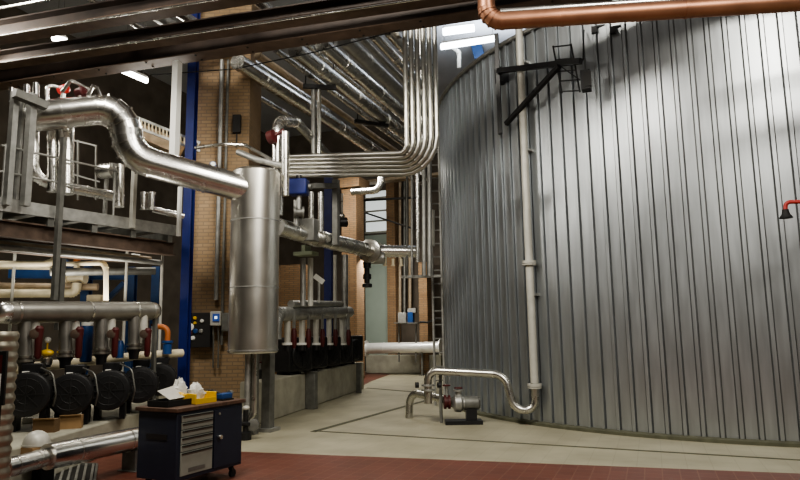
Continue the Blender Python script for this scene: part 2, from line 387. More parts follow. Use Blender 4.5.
# outlet below the flange
g = G(409, 418); c2 = D(428, 398, Yb+.5)
root2 = thing('outlet_pipe', 'bent steel outlet pipe with flanged wheels on the beige floor', 'pipe', Vector((g.x, g.y, 0)))
tee = c2
seq = [c+Z*-.1, c2+Z*-.02]
MB().cyl(c+Z*-.1, c2+Z*-.1, r_, 18).build('stem', 'steel', root2)
pp = [D(452, 401, Yb+.5), Vector((g.x+.03, g.y+.02, D(418, 397, Yb+.4).z)), Vector((g.x, g.y, 0.0))]
for k, p in fillets(pp, .22):
    if k == 's': MB().cyl(p[0], p[1], r_, 18).build('straight_section', 'steel', root2)
    else: MB().tube(p, r_*1.02, 18).build('elbow', 'steel', root2)
for sg in (-1, 1):
    w = D(428+11*sg, 385, Yb+.45); MB().lathe(w, Vector((1, .2, 0)), [(-.035, .03), (-.03, .055), (.03, .055), (.035, .03)], 14).build('wheel_knob', 'black', root2)
MB().bar(D(440, 368, Yb+.62), Vector((*D(440, 368, Yb+.62).xy, .0)), .05).build('support_post', 'galv_dark', root2)
# red butterfly valve and drain pump beside it
c = D(447, 402, Yb+.5)
root3 = thing('butterfly_valve', 'dark red flanged valve between the outlet pipe and the drain pump', 'valve', c-Z*.1)
ax = Vector((1, .05, 0))
MB().lathe(c, ax, [(-.06, .13), (-.02, .13), (-.02, .1), (.02, .1), (.02, .13), (.06, .13)], 18).build('body', 'red', root3)
MB().cyl(c, c+Z*.3, .022, 10).build('spindle', 'galv', root3)
MB().lathe(c+Z*.3, Z, [(0, .02), (.0, .075), (.025, .075), (.025, .02)], 14).build('handwheel', 'red', root3)
c = D(463, 403, Yb+.45)
root4 = thing('drain_pump', 'small steel drain pump on the floor against the tank foot', 'pump', Vector((c.x, c.y, 0)))
MB().lathe(c, ax, [(-.2, .08), (-.16, .16), (-.05, .17), (.0, .12), (.02, .12)], 20).build('volute', 'galv', root4)
MB().lathe(c+ax*.02, ax, [(0, .13), (.26, .13), (.3, .1)], 20).build('motor', 'galv_dark', root4)
MB().lathe(c+Z*.1-ax*.08, Z, [(0, .06), (.12, .06), (.12, .1), (.15, .1)], 16).build('outlet_flange', 'galv', root4)
MB().box(Vector((c.x, c.y, .035)), .7, .34, .07, 0).build('base_plate', 'black', root4)
MB().box(Vector((c.x+.15, c.y, (c.z-.1+.07)/2)), .2, .2, max(.04, c.z-.17), 0).build('foot', 'black', root4)
MB().lathe(c+Z*.27-ax*.08, Z, [(0, .015), (.0, .08), (.025, .08), (.025, .015)], 14).build('handwheel', 'red', root4)
# ================================================================== WALL JIB ON THE TANK
pA = T(498, 75, .2)
root = thing('wall_jib', 'black steel jib bracket with a small ladder cage on the tank', 'bracket', Vector((pA.x, pA.y, pA.z-1.2)))
pk = lambda x, y, dy=0: D(x, y, pA.y+dy)
MB().bar(Vector((pA.x, pA.y, pk(498, 34).z)), Vector((pA.x, pA.y, pk(498, 134).z)), .08, .08, RU).build('post', 'black', root)
MB().bar(T(498, 71, .24), T(581, 61, .5), .09, .1).build('arm', 'black', root)
MB().bar(T(506, 124, .24), T(559, 66, .45), .08, .08).build('brace', 'black', root)
MB().bar(pA, pA+(TC-Vector((pA.x, pA.y, 0))).normalized()*.22, .2, .3).build('wall_plate', 'black', root)
cg = [(T(553, 46, .38), T(562, 93, .38)), (T(571, 44, .42), T(580, 92, .42))]
for a_, b_ in cg: MB().bar(a_, b_, .03, .03).build('cage_rail', 'black', root)
for f_ in (0.02, .3, .55, .75, .97):
    MB().bar(cg[0][0]+(cg[0][1]-cg[0][0])*f_, cg[1][0]+(cg[1][1]-cg[1][0])*f_, .022, .022).build('cage_rung', 'black', root)
MB().bar(T(556, 63, .42), T(580, 80, .42), .02, .02).build('cage_brace', 'black', root)
c = T(586, 81, .5); r = thing('floodlight_box', 'small black box hung at the end of the jib ladder cage', 'box', c-Z*.2)
MB().box(c, .16, .18, .36, -.4).build('housing', 'black', r, bevel=.01); MB().bar(c+Z*.16, c+Z*.42, .03).build('stem', 'black', r); MB().box(c-Vector((.0, .1, 0)), .12, .02, .26, -.4).build('cover', 'dark', r)
q = MB(); a_ = T(584, 30, .1); q.tube([a_, T(583, 60, .48), c+Z*.4], .012, 6); solo(q, 'cable', 'blackmatte', 'thin black cable dropping to the box on the jib', 'cable')
for px in (594, 613):
    c = T(px, 27, .05); r = thing('cable_clip', 'small black clip high on the tank under the copper pipe, %s' % ('left one' if px < 600 else 'right one'), 'clip', c, 'clips under the copper pipe')
    MB().bar(c, c+RU*.28, .03, .03).build('bar', 'black', r); MB().boxax(c-Z*.06, RU*.05, RV*.04, Z*.06).build('clamp', 'black', r)
# ================================================================== RED GOOSENECK
c0 = D(785.5, 211, 8.7)
root = thing('red_gooseneck', 'thin red bent pipe with a black bell nozzle at the right edge', 'nozzle', c0-Z*.1)
a_ = D(785.5, 202, 8.7); bq = T(835, 202, -.05)
MB().tube(path([c0, a_, D(815, 201.5, 8.5), bq], .09), .028, 12).build('bent_pipe', 'redwire', root)
MB().lathe(c0-Z*.07, Z, [(-.03, .085), (-.02, .085), (.02, .055), (.07, .042), (.09, .042)], 16).build('bell_nozzle', 'blackmatte', root)
# ================================================================== LADDER AND RISER PIPES AT THE TANK EDGE
Yl = 15.6
root = thing('cable_ladder', 'tall narrow galvanised cable ladder standing at the left edge of the tank', 'ladder', Vector((*D(441, 345, Yl).xy, 0)))
for x in (434, 443.5):
    b_ = D(x, 345, Yl); MB().bar(Vector((b_.x, b_.y, 0)), Vector((b_.x, b_.y, 8.6)), .045, .05, RV).build('rail', 'galv', root)
for k in range(26):
    zc = .25+k*.33; a_, b_ = D(434, 345, Yl), D(443.5, 345, Yl); MB().bar(Vector((a_.x, a_.y, zc)), Vector((b_.x, b_.y, zc)), .03, .03).build('rung', 'galv_dark', root)
RZ = [(407, 15.8, 'galv_dark', .03, 172, 276), (412, 15.7, 'galv', .03, 172, 276), (417.5, 15, 'alu', .045, 168, 262), (424, 15, 'galv', .05, 168, 276), (429.5, 15, 'galv', .055, 168, 276)]
for i, (x, Y, m, r, y0, y1) in enumerate(RZ):
    pipe('riser_pipe', '%s vertical riser pipe left of the tank ladder, %s of the five' % ({'galv_dark': 'dark', 'galv': 'grey', 'alu': 'bright'}[m], ('leftmost', 'second', 'middle', 'fourth', 'rightmost')[i]), 'pipe', [D(x, y0-8, Y), D(x, y1, Y)], r, m, band=.8, group='riser pipes left of the tank ladder', n=12)
r = thing('pipe_rest', 'grey steel cross rest under the riser pipes', 'frame', Vector((*D(418, 277, 15.2).xy, 0)))
MB().bar(D(402, 277, 15.4), D(441, 276, 15.2), .12, .06).build('crossbar', 'galv', r)
MB().bar(D(432, 210, 15.2), D(432, 246, 15.2), .1, .12, RV).build('meter_box', 'palepaint', r)
# ================================================================== FAR WALL ITEMS
def wallbox(name, m, px0, px1, py0, py1, v, th=.12, z0=None):
    a_, b_ = DV(px0, py1, v), DV(px1, py0, v); zb = a_.z if z0 is None else z0
    q = MB(); u0, u1 = a_.dot(RU), DV(px1, py1, v).dot(RU); c = UV((u0+u1)/2, v+th/2, (zb+b_.z)/2)
    q.box(c, u1-u0, th, b_.z-zb); return q, c, u1-u0, zb, b_.z
def pilaster(lab, m, px0, px1, py0, v, th):
    q, *_ = wallbox('pilaster', m, px0, px1, py0, 360, v, th, 0.0); o = q.build('brick_column', m, smooth=False); return tag(o, lab, 'column')
pilaster('orange brick column left of the pale green door', 'brickor', 342, 357, 188, 22.0, .7)
pilaster('narrow orange brick column right of the pale green door', 'brickor', 388, 396.5, 160, 26.3, .6)
pilaster('narrow brick column behind the riser pipes near the tank', 'brickor', 420, 428.5, 262, 25.5, .7)
# pale green door with bright panes above
q, c, w, zb, zt = wallbox('d', 'green', 366, 389, 234, 372, 26.85, .1, 0.0)
r = thing('door_1', 'tall pale green door at the end of the passage', 'door', (c.x, c.y, 0)); r['kind'] = 'structure'
q.build('door_panel', 'green', r)
q, *_ = wallbox('d', 'pane', 366, 389, 190, 233, 26.85, .1); q.build('overlight_pane', 'pane', r)
for py in (199, 212, 222, 233):
    a_, b_ = DV(365, py, 26.8), DV(390, py, 26.8); MB().bar(a_, Vector((b_.x, b_.y, a_.z)), .06, .08).build('glazing_bar', 'palepaint', r)
q, *_ = wallbox('d', 'brickor', 338, 359, 176, 188, 21.8, 1.0); solo(q, 'brick_lintel', 'brickor', 'orange brick lintel block above the brick column', 'lintel')
q, *_ = wallbox('d', 'palepaint', 352, 440, 172, 184, 25.0, .5); solo(q, 'roof_girder', 'tan', 'pale horizontal girder above the far door', 'beam')
q, *_ = wallbox('d', 'brickor', 272, 303, 264, 310, 21, .4, 0); tag(q.build('brick_wall_stub', 'brickor', smooth=False), 'patch of orange brick wall behind the tall silver vessel', 'wall')
# low concrete plinth and big white pipe in front of the far wall
q, *_ = wallbox('d', 'concrete', 366, 441, 355, 369, 25.6, .5, 0.0); solo(q, 'low_wall', 'concrete', 'low beige concrete wall below the long white pipe', 'wall', bevel=.02)
a_, b_ = DV(366, 348.5, 24.6), DV(441, 347, 24.6)
pipe('floor_pipe', 'long bright white clad pipe lying low across the passage end', 'pipe', [a_, b_], .22, 'whitemetal', band=1.2, ends=True)
for px in (422,):
    c = DV(px, 353, 24.6); r = thing('pipe_support', 'short steel support under the long white pipe', 'support', (c.x, c.y, 0))
    MB().bar(c, Vector((c.x, c.y, 0)), .08).build('post', 'galv_dark', r); MB().box(Vector((c.x, c.y, .01)), .25, .25, .02).build('foot_plate', 'galv_dark', r); MB().bar(c-RV*.15, c+RV*.15, .1, .04).build('saddle', 'galv_dark', r)
# far pipes
pipe('wall_pipe', 'white pipe with an elbow high beside the brick column', 'pipe', [DV(352, 192, 20.6), DV(381, 190, 20.6), DV(381, 168, 20.6)], .13, 'alu', rad=.3, band=.9)
q = MB(); q.cyl(DV(366, 213, 24), DV(414, 229, 22), .035, 8); solo(q, 'conduit', 'dark', 'dark slanting rod crossing in front of the bright panes', 'rod')
q = MB(); q.cyl(DV(352, 201, 24.2), DV(425, 197, 23), .05, 8); solo(q, 'conduit', 'dark', 'dark level rod crossing above the slanting rod', 'rod')
r = thing('wall_shelf', 'dark wall shelf with devices beyond the pale green door', 'shelf', DV(406, 322, 24.5))
MB().bar(DV(396, 323, 24.4), DV(419, 323, 24.4), .4, .05).build('board', 'galv_dark', r)
for x in (399, 416): MB().bar(DV(x, 323, 24.5), DV(x, 362, 24.5), .05).build('bracket', 'galv_dark', r)
c = DV(403, 318, 24.3); solo(MB().box(c, .35, .25, .42), 'meter_box', 'galv', 'small grey box on the dark wall shelf', 'box', bevel=.01)
c = DV(411, 317, 24.3); r = thing('hand_drill', 'small blue device on the dark wall shelf', 'tool', c-Z*.2)
MB().box(c-Z*.02, .22, .2, .42).build('body', 'bluebin', r); MB().box(c+Z*.26+RU*.06, .34, .16, .18).build('head', 'galv', r)
q = MB(); q.tube(path([DV(420, 322, 23), DV(428, 322.5, 23), DV(436, 318.5, 22.5), DV(444, 318.5, 22)], .1), .04, 8); solo(q, 'conduit', 'dark', 'short dark bent conduit beside the tank ladder', 'conduit')
for i, x in enumerate((400, 404.5, 410)):
    q = MB(); q.cyl(DV(x, 180, 26.6), DV(x, 318, 26.6), .07, 10); solo(q, 'wall_conduit', ('tan', 'galv_dark', 'tan')[i], 'vertical conduit on the dark far wall, %s of three' % ('left', 'middle', 'right')[i], 'conduit', 'conduits on the far wall')
# ================================================================== MAIN PILLAR, BLUE COLUMNS
Yp = 13.0
pl, pr_ = D(189, 300, Yp), D(246, 300, Yp); pc = (pl+pr_)/2
q = MB(); q.box(Vector((pc.x, pc.y+.55, 4.6)), pr_.x-pl.x, 1.1, 9.2, 0); tag(q.build('brick_pillar', 'brick', smooth=False), 'big yellow brick pillar behind the tool cabinet and silver vessel', 'column')
def bluecol(px, py, Y, w, z1, m, lab, z0=0, cat='column'):
    b_ = D(px, py, Y); q = MB(); q.hcol(b_, z0, z1, w, yaw=-.1); return solo(q, 'steel_column', m, lab, cat)
bluecol(185, 330, 12.6, .17, 9.0, 'blue', 'dark blue steel column beside the yellow brick pillar')
bluecol(328.5, 250, 18.8, .22, 6.4, 'blue', 'dark blue steel column behind the centre pump skid')
for i, (x, Y, r, m, y0, y1, lab) in enumerate(((218, 12.85, .045, 'galv', 60, 300, 'grey conduit running up the brick pillar, thicker one'), (223.5, 12.88, .03, 'galv_dark', 60, 345, 'thin dark conduit running up the brick pillar'))):
    q = MB(); a_, b_ = D(x-2, y1, Y), D(x+1, y0, Y); q.cyl(Vector((a_.x, a_.y, a_.z)), Vector((a_.x, a_.y, b_.z)), r, 10); solo(q, 'wall_conduit', m, lab, 'conduit')
c = D(237, 124, 12.95); r = thing('wall_box', 'small dark box high on the brick pillar', 'box', c-Z*.2); MB().box(c, .16, .1, .38, 0).build('housing', 'dark', r); MB().cyl(c-Z*.19, c-Z*.5, .015, 8).build('cable', 'dark', r)
# black control panel on pillar
c = D(199.5, 330, 12.85); r = thing('control_panel', 'black electrical panel with switches on the brick pillar', 'panel', c-Z*.33)
MB().box(c, .50, .24, .68, 0).build('housing', 'dark', r, bevel=.01)
for (x, y, m, s_) in ((195, 318, 'yellow', .05), (202, 321, 'white', .05), (190.5, 327, 'white', .1), (195.5, 331, 'bluebin', .07), (201, 331, 'galv', .06), (193, 338, 'white', .06), (189.5, 333, 'red', .08), (195, 323, 'yellow', .04)):
    k = D(x, y, 12.72); MB().lathe(k, -RV*0+Vector((0, -1, 0)), [(-.03, s_*.7), (.02, s_*.7), (.03, s_*.5)], 12).build('switch', m, r.children[0])
# small terminal with blue screen
c = D(216, 318.5, 12.7); r = thing('display_terminal', 'small grey terminal with lit blue screen beside the black panel', 'screen', c-Z*.17)
MB().box(c, .21, .1, .28, 0).build('housing', 'palepaint', r, bevel=.012); k = D(216, 317.5, 12.63); MB().box(k, .13, .02, .14, 0).build('screen', mat('screen_blue', (.01, .02, .08), .3, emit=(.03, .07, .25), estr=.6), r); MB().box(k+Vector((0, -.012, 0)), .05, .006, .05, 0).build('icon', mat('screen_icon', (.8, .9, 1), .3, emit=(.8, .9, 1), estr=1.0), r)
c = D(227, 322, 12.8); r = thing('junction_box', 'dark grey junction box between the terminal and the vessel', 'box', c-Z*.2); MB().box(c, .2, .12, .36, 0).build('housing', 'galv_dark', r, bevel=.01); MB().box(c-Vector((0, .065, 0)), .16, .015, .3, 0).build('lid', 'galv_dark', r)
for x in (213, 218):
    q = MB(); q.tube([D(x, 325, 12.75), D(x+.5, 340, 12.78), D(x, 368, 12.85)], .016, 6); solo(q, 'cable', 'galv_dark', 'cable hanging below the blue screen terminal, %s one' % ('left' if x < 215 else 'right'), 'cable', 'cables below the terminal')
# ================================================================== SILVER VESSEL
Yv = 11.4
vc = D(254, 300, Yv); rv = .43; zt = D(254, 172, Yv).z; zb = D(254, 353, Yv).z; vb = Vector((vc.x, vc.y, 0))
root = thing('buffer_vessel', 'tall polished silver vessel on a steel leg in front of the brick pillar', 'vessel', vb)
MB().lathe(vb, Z, [(zb, rv-.02), (zb+.02, rv), (zt-.03, rv), (zt+.02, rv-.06)], 48).build('body', 'vessel', root)
for py in (222, 288, 350): zc = D(254, py, Yv).z; MB().lathe(vb, Z, [(zc-.01, rv), (zc-.01, rv+.01), (zc+.01, rv+.01), (zc+.01, rv)], 48).build('seam_band', 'galv', root)
lg = G(267.5, 431); MB().bar(Vector((lg.x, lg.y, .05)), Vector((lg.x, lg.y, zb+.05)), .17, .17, RV).build('leg', 'galv_dark', root)
MB().box(Vector((lg.x, lg.y, .03)), .34, .34, .06).build('foot_plate', 'galv', root)
lg2 = Vector((vc.x-.05, vc.y+.25, 0)); MB().bar(Vector((lg2.x, lg2.y, 0)), Vector((lg2.x, lg2.y, zb+.05)), .15, .15, RV).build('leg', 'galv_dark', root)
nk = D(245.5, 180, Yv-.2); MB().cyl(nk+Z*.22, Vector((nk.x, nk.y, zb+.15)) if False else nk-Z*.5, .115, 24).build('side_nozzle', 'vessel', root)
# drain pipes below vessel
for i, (x, m, r_) in enumerate(((248, 'galv', .05), (255, 'steel', .045))):
    a_ = D(x, 355, Yv-.1); pipe('drain_pipe', 'thin vertical drain pipe under the silver vessel, %s one' % ('left' if i == 0 else 'right'), 'pipe', [a_+Z*.02, Vector((a_.x, a_.y, D(x, 414, Yv-.1).z)), D(x-8, 421, Yv-.1)], r_, m, band=.6, group='drain pipes under the vessel', n=12)
c = D(246, 408, Yv-.35); r = thing('drain_valve', 'white capped drain valve near the floor behind the cabinet', 'valve', Vector((c.x, c.y, 0)))
MB().ball(c, .06, 12, (1.1, .9, .7)).build('cap', 'palepaint', r); MB().lathe(Vector((c.x, c.y, 0)), Z, [(0, .1), (.12, .1), (.14, .05), (.22, .05), (.24, .09), (.28, .09), (.3, .045), (c.z-.03, .045)], 16).build('body', 'black', r); k = D(253, 425, Yv-.35); MB().lathe(k, Vector((0, -1, 0)), [(-.06, .06), (-.05, .1), (.02, .1), (.03, .06)], 16).build('handwheel', 'galv_dark', r)
# ================================================================== BIG S PIPE
pipe('insulated_pipe', 'large bright silver insulated pipe bending in an s into the vessel', 'pipe', [D(27, 117.5, 9.85), D(124, 107, 10.3), D(128, 157, 10.4), D(259, 193, 11.3)], .248, 'alu', rad=.5, band=1.0, n=28)
# nozzle and small pipes above the vessel
q = MB(); q.tube(path([D(195, 148, 12.3), D(225, 144, 12.2), D(245, 145, 12.0), D(272, 160, 11.9)], .15), .035, 10); solo(q, 'curved_pipe', 'steel', 'thin curved pipe arching over the top of the vessel', 'pipe')
q = MB(); q.tube(path([D(238, 152, 12.0), D(258, 160, 11.8), D(283, 166, 11.7)], .15), .06, 12); solo(q, 'curved_pipe', 'galv', 'dull grey pipe entering the vessel top from behind', 'pipe')
c = D(213, 165, 11.1); r = thing('gauge', 'small round gauge with blue rim on the large silver pipe', 'gauge', c-Z*.06); MB().lathe(c, Vector((.2, -1, .2)), [(-.04, .06), (.03, .06), (.03, .045)], 16).build('case', 'bluelight', r); MB().lathe(c+Vector((.01, -.035, .01)), Vector((.2, -1, .2)), [(-.01, .042), (.006, .042)], 16).build('dial', 'white', r); MB().cyl(c-Z*.25, c, .02, 8).build('stem', 'steel', r)
# ================================================================== ARCH PIPES
pipe('arch_pipe', 'bright pipe arching over beside the vessel and dropping behind the bundle', 'pipe', [D(277.5, 215, 11.9), D(277.5, 121, 11.9), D(296, 122, 12.6), D(330, 158, 14.5)], .105, 'alu', rad=.32, band=1.0)
pipe('riser_pipe', 'slim bright vertical pipe just right of the vessel top', 'pipe', [D(285.5, 196, 11.6), D(285.5, 132, 11.6)], .07, 'steel', band=.5)
c = D(272, 137, 11.75); r = thing('red_flange_valve', 'dark red round valve on the arching pipe', 'valve', c-Z*.12); MB().lathe(c, Vector((1, -.4, .2)), [(-.07, .08), (-.06, .13), (.06, .13), (.07, .08)], 18).build('body', 'red', r); MB().cyl(c, D(284, 130, 11.8), .04, 10).build('spindle', 'red', r)
for i, x in enumerate((313.5, 319)):
    pipe('riser_pipe', 'pale upright pipe rising from the pipe bundle to the hanger, %s of the pair' % ('left' if i == 0 else 'right'), 'pipe', [D(x, 158, 13.3), D(x, 86, 13.3)], .05, 'galv' if i == 0 else 'steel', band=.8, group='pair of upright pipes at the hanger', n=12)
# blue actuator
c = D(299, 187.5, 12.3); r = thing('blue_actuator', 'dark blue valve actuator box right of the vessel', 'actuator', c-Z*.2)
MB().box(c, .36, .28, .32, -.1).build('housing', 'blue', r, bevel=.03); MB().cyl(c-Z*.15, c-Z*.5, .05, 14).build('stem', 'galv', r); MB().cyl(c+Z*.15, c+Z*.24, .06, 14).build('knob', 'black', r); MB().lathe(c+Vector((.2, -.05, 0)), Vector((1, -.1, 0)), [(0, .06), (.05, .06), (.06, .04)], 14).build('dial', 'galv_dark', r)
MB().lathe(c-Z*.5, Vector((1, .2, 0)), [(-.1, .12), (-.06, .12), (-.06, .08), (.06, .08), (.06, .12), (.1, .12)], 18).build('valve_body', 'galv_dark', r)
# second actuator arm towards blue column
q = MB(); q.bar(D(312, 186, 12.6), D(337, 186, 13.2), .16, .1); q.bar(D(336, 180, 13.2), D(336, 245, 13.2), .12, .12, RV); solo(q, 'angle_bracket', 'galv_dark', 'dark steel angle bracket right of the blue actuator', 'frame')
for i, (x, y0, y1, Y, r, m, lab) in enumerate(((311, 192, 222, 12.6, .055, 'steel', 'short upright pipe below the blue actuator'), (320.5, 192, 232, 12.8, .06, 'alu', 'short bright upright pipe left of the centre blue column'), (296, 200, 236, 12.4, .05, 'galv', 'short dull upright pipe under the actuator stem'))):
    pipe('riser_pipe', lab, 'pipe', [D(x, y0, Y), D(x, y1, Y)], r, m, band=.35, n=12)
# mid level horizontal pipe with grey box
pipe('insulated_pipe', 'silver insulated pipe sloping right towards the flanged valve', 'pipe', [D(279, 227, 12.2), D(316, 238, 12.9), D(371, 251, 15.6)], .17, 'steel', rad=.5, band=1.1, n=22)
c = D(309, 231, 12.75); solo(MB().box(c, .38, .42, .46, -.25), 'insulation_box', 'galv_dark', 'dark grey square insulation box around the silver pipe', 'box', bevel=.02)
c = D(373, 252, 15.7); ax = (D(371, 251, 15.6)-D(316, 238, 12.9)).normalized(); r = thing('flanged_valve', 'heavy grey flanged valve at the end of the silver pipe', 'valve', c-Z*.3)
MB().lathe(c, ax, [(-.28, .2), (-.25, .29), (-.17, .29), (-.17, .2), (.17, .2), (.17, .26), (.25, .26), (.27, .17)], 22).build('body', 'steel', r)
k = D(376, 258, 15.7); MB().lathe(k, Vector((1, 0, 0)), [(-.3, .1), (-.25, .15), (.2, .15), (.22, .1)], 18).build('side_flange', 'galv', r)
k = D(367, 262, 15.6); MB().lathe(k, -Z, [(0, .1), (.15, .1), (.15, .06), (.3, .06), (.3, .1), (.42, .1), (.42, .06), (.52, .06), (.54, .12), (.62, .12)], 14).build('lower_spindle', 'black', r)
pipe('insulated_pipe', 'bright short pipe from the flanged valve towards the tank ladder', 'pipe', [D(380, 251, 15.8), D(419, 251.5, 15.9)], .15, 'alu', band=.45, n=20)
pipe('wall_pipe', 'thin pale riser from the bright short pipe', 'pipe', [D(417, 247, 15.7), D(417, 225, 15.7)], .03, 'cream', band=0)
for i, x in enumerate((385, 393, 401)):
    c = D(x, 262, 15.8); r = thing('stud', 'small cream plug under the bright short pipe, %s of three' % ('left', 'middle', 'right')[i], 'plug', c-Z*.07, 'plugs under the bright pipe'); MB().cyl(c-Z*.07, c+Z*.08, .035, 10).build('body', 'cream', r); MB().cyl(c-Z*.1, c-Z*.07, .055, 10).build('cap', 'cream', r)
# ================================================================== CENTRE PUMP SKID
f0, f1 = G(262, 424), G(364, 389); dv = (f1-f0).normalized(); nb = Vector((-dv.y, dv.x, 0)); zp = .82
q = MB(); q.prism([f0, f1, f1+nb*.78, f0+nb*.6], 0, zp); solo(q, 'pump_plinth', 'concrete', 'long beige concrete plinth under the centre row of black pumps', 'plinth', bevel=.03)
for i, (x, y, w) in enumerate(((311.5, 409, .24), (359, 393, .14))):
    g = G(x, y); r = thing('support_post', 'thick grey steel post on the floor in front of the centre plinth, %s' % ('nearer one' if i == 0 else 'farther one'), 'post', g, 'posts in front of the centre plinth')
    MB().box(g+Z*.42, w, w*.7, .84).build('post', 'galv_dark', r, bevel=.01); MB().box(g+Z*.85, w*1.2, w*.9, .03).build('cap_plate', 'galv_dark', r)
h0 = D(280, 314, 13.2); h1 = D(349, 312, 18.2); hd = (h1-h0).normalized()
pipe('header_pipe', 'grey horizontal header pipe above the centre pumps', 'pipe', [h0-Z*.5+hd*-.3, h0-hd*.3, h1], .15, 'galv', rad=.25, band=1.0)
pipe('header_pipe', 'slimmer upper header pipe just above the centre header', 'pipe', [D(291, 304, 13.6), D(341, 304, 17.5)], .08, 'galv', band=1.2)
PX = [(287.5, 13.6), (302, 14.5), (316, 15.4), (329, 16.4), (342, 17.5)]
ordn = ('nearest', 'second', 'middle', 'fourth', 'farthest')
for i, (x, Y) in enumerate(PX):
    a_ = D(x, 314, Y); b_ = D(x, 345, Y); 
    r = thing('branch_pipe', 'grey branch pipe with a red valve lever over the centre pumps, %s' % ordn[i], 'pipe', b_, 'branch pipes of the centre pump skid')
    MB().cyl(a_, b_, .07, 14).build('straight_section', 'palepaint', r); MB().cyl(b_+Z*.0, b_+Z*.05, .12, 14).build('flange', 'white', r); MB().cyl(b_-Z*.12, b_, .085, 14).build('coupling', 'black', r)
    v = D(x+6.5, 334, Y); MB().lathe(v-Z*.3, Z, [(0, .035), (.1, .06), (.35, .06), (.42, .035)], 14).build('valve_lever', 'red', r); MB().bar(v+Z*.12, a_*.0+Vector((v.x, v.y, a_.z)), .05).build('valve_stem', 'galv', r)
def pump(label, c, ax, R, L, zfoot, group):
    """black pump motor: cowl, finned body, terminal box, feet, volute"""
    ax = Vector(ax).normalized(); sd = ax.cross(Z).normalized(); r = thing('pump', label, 'pump', Vector((c.x, c.y, zfoot)), group)
    q = MB(); q.lathe(c, ax, [(-L*.15, R*.9), (L*.34, R*.9)], 26)
    for k in range(20):
        a_ = 2*PI*k/20; d_ = sd*math.cos(a_)+Z*math.sin(a_); q.boxax(c+ax*L*.1+d_*R*.94, ax*L*.23, d_*R*.07, d_.cross(ax)*R*.02)
    q.build('motor_body', 'black', r)
    MB().lathe(c+ax*L*.34, ax, [(0, R), (L*.16, R), (L*.185, R*.94), (L*.195, R*.8), (L*.195, R*.3), (L*.185, .01)], 26).build('fan_cowl', 'black', r)
    cw = r.children[-1]; q = MB()
    for rr in (.4, .72): q.tube([c+ax*L*.54+(sd*math.cos(2*PI*k/24)+Z*math.sin(2*PI*k/24))*R*rr for k in range(25)], R*.014, 6)
    for k in range(4): d_ = sd*math.cos(PI*k/4)+Z*math.sin(PI*k/4); q.bar(c+ax*L*.542-d_*R*.78, c+ax*L*.542+d_*R*.78, R*.05, R*.03, ax)
    q.build('fan_grille', 'galv_black', cw)
    MB().boxax(c+ax*L*.44+Z*R*.985+sd*R*.1, ax*L*.04, sd*R*.13, Z*.012).build('sticker', 'white', cw)
    MB().lathe(c-ax*L*.15, -ax, [(0, R*.7), (L*.08, R*.55), (L*.14, R*.8), (L*.3, R*.85), (L*.35, R*.4)], 24).build('volute', 'black', r)
    MB().boxax(c+Z*R*1.12+ax*L*.05, ax*L*.12, sd*R*.45, Z*R*.22).build('terminal_box', 'black', r, bevel=.01)
    MB().lathe(c-ax*L*.32+Z*R*.6, Z, [(0, R*.3), (R*.5, R*.3), (R*.5, R*.5), (R*.62, R*.5)], 16).build('outlet_flange', 'black', r)
    for k in (-1, 1):
        MB().boxax(Vector((c.x, c.y, (zfoot+c.z-R*.7)/2))+ax*L*.1+sd*k*R*.6, ax*L*.18, sd*R*.14, Z*max(.02, (c.z-R*.7-zfoot)/2)).build('foot', 'black', r)
    MB().boxax(c+ax*L*.1+Z*R*.9+sd*R*.35, ax*.05, sd*.03, Z*.02).build('rating_plate', 'white', r.children[0])
    return r
axc = Vector((dv.y, -dv.x, 0))*.9+dv*-.35
for i, (x, Y) in enumerate(PX):
    cc = f0+dv*(2.1+i*1.12)+nb*.36; R = .38; c = Vector((cc.x, cc.y, zp+R+.05))
    pm = pump('black boxy pump on the centre concrete plinth, %s of the row' % ordn[i], c, axc, R*.8, .95, zp, 'black pumps on the centre plinth')
    a_n = Vector(axc).normalized(); s_n = a_n.cross(Z).normalized()
    hb = MB().boxax(c+a_n*.22+Z*.02, a_n*.24, s_n*.40, Z*.38).build('square_housing', 'black', pm, bevel=.04)
    for k in range(4): MB().boxax(c+a_n*.465+Z*(-.2+k*.13), a_n*.008, s_n*.3, Z*.02).build('vent_slat', 'galv_black', hb)
cc = f0+dv*.35+nb*.4
r = thing('valve_manifold', 'low dark manifold with red handles at the near end of the centre plinth', 'manifold', Vector((cc.x, cc.y, zp)))
MB().bar(cc+Z*(zp+.1)-dv*.1, cc+Z*(zp+.1)+dv*.5, .2, .2).build('body', 'black', r, bevel=.02)
for k in range(3): k_ = cc+dv*(-.02+k*.2)+Z*(zp+.2); MB().cyl(k_, k_+Z*.12, .03, 10).build('stem', 'galv', r); MB().lathe(k_+Z*.12, Z, [(0, .02), (0, .09), (.03, .09), (.03, .02)], 14).build('handwheel', 'red', r)
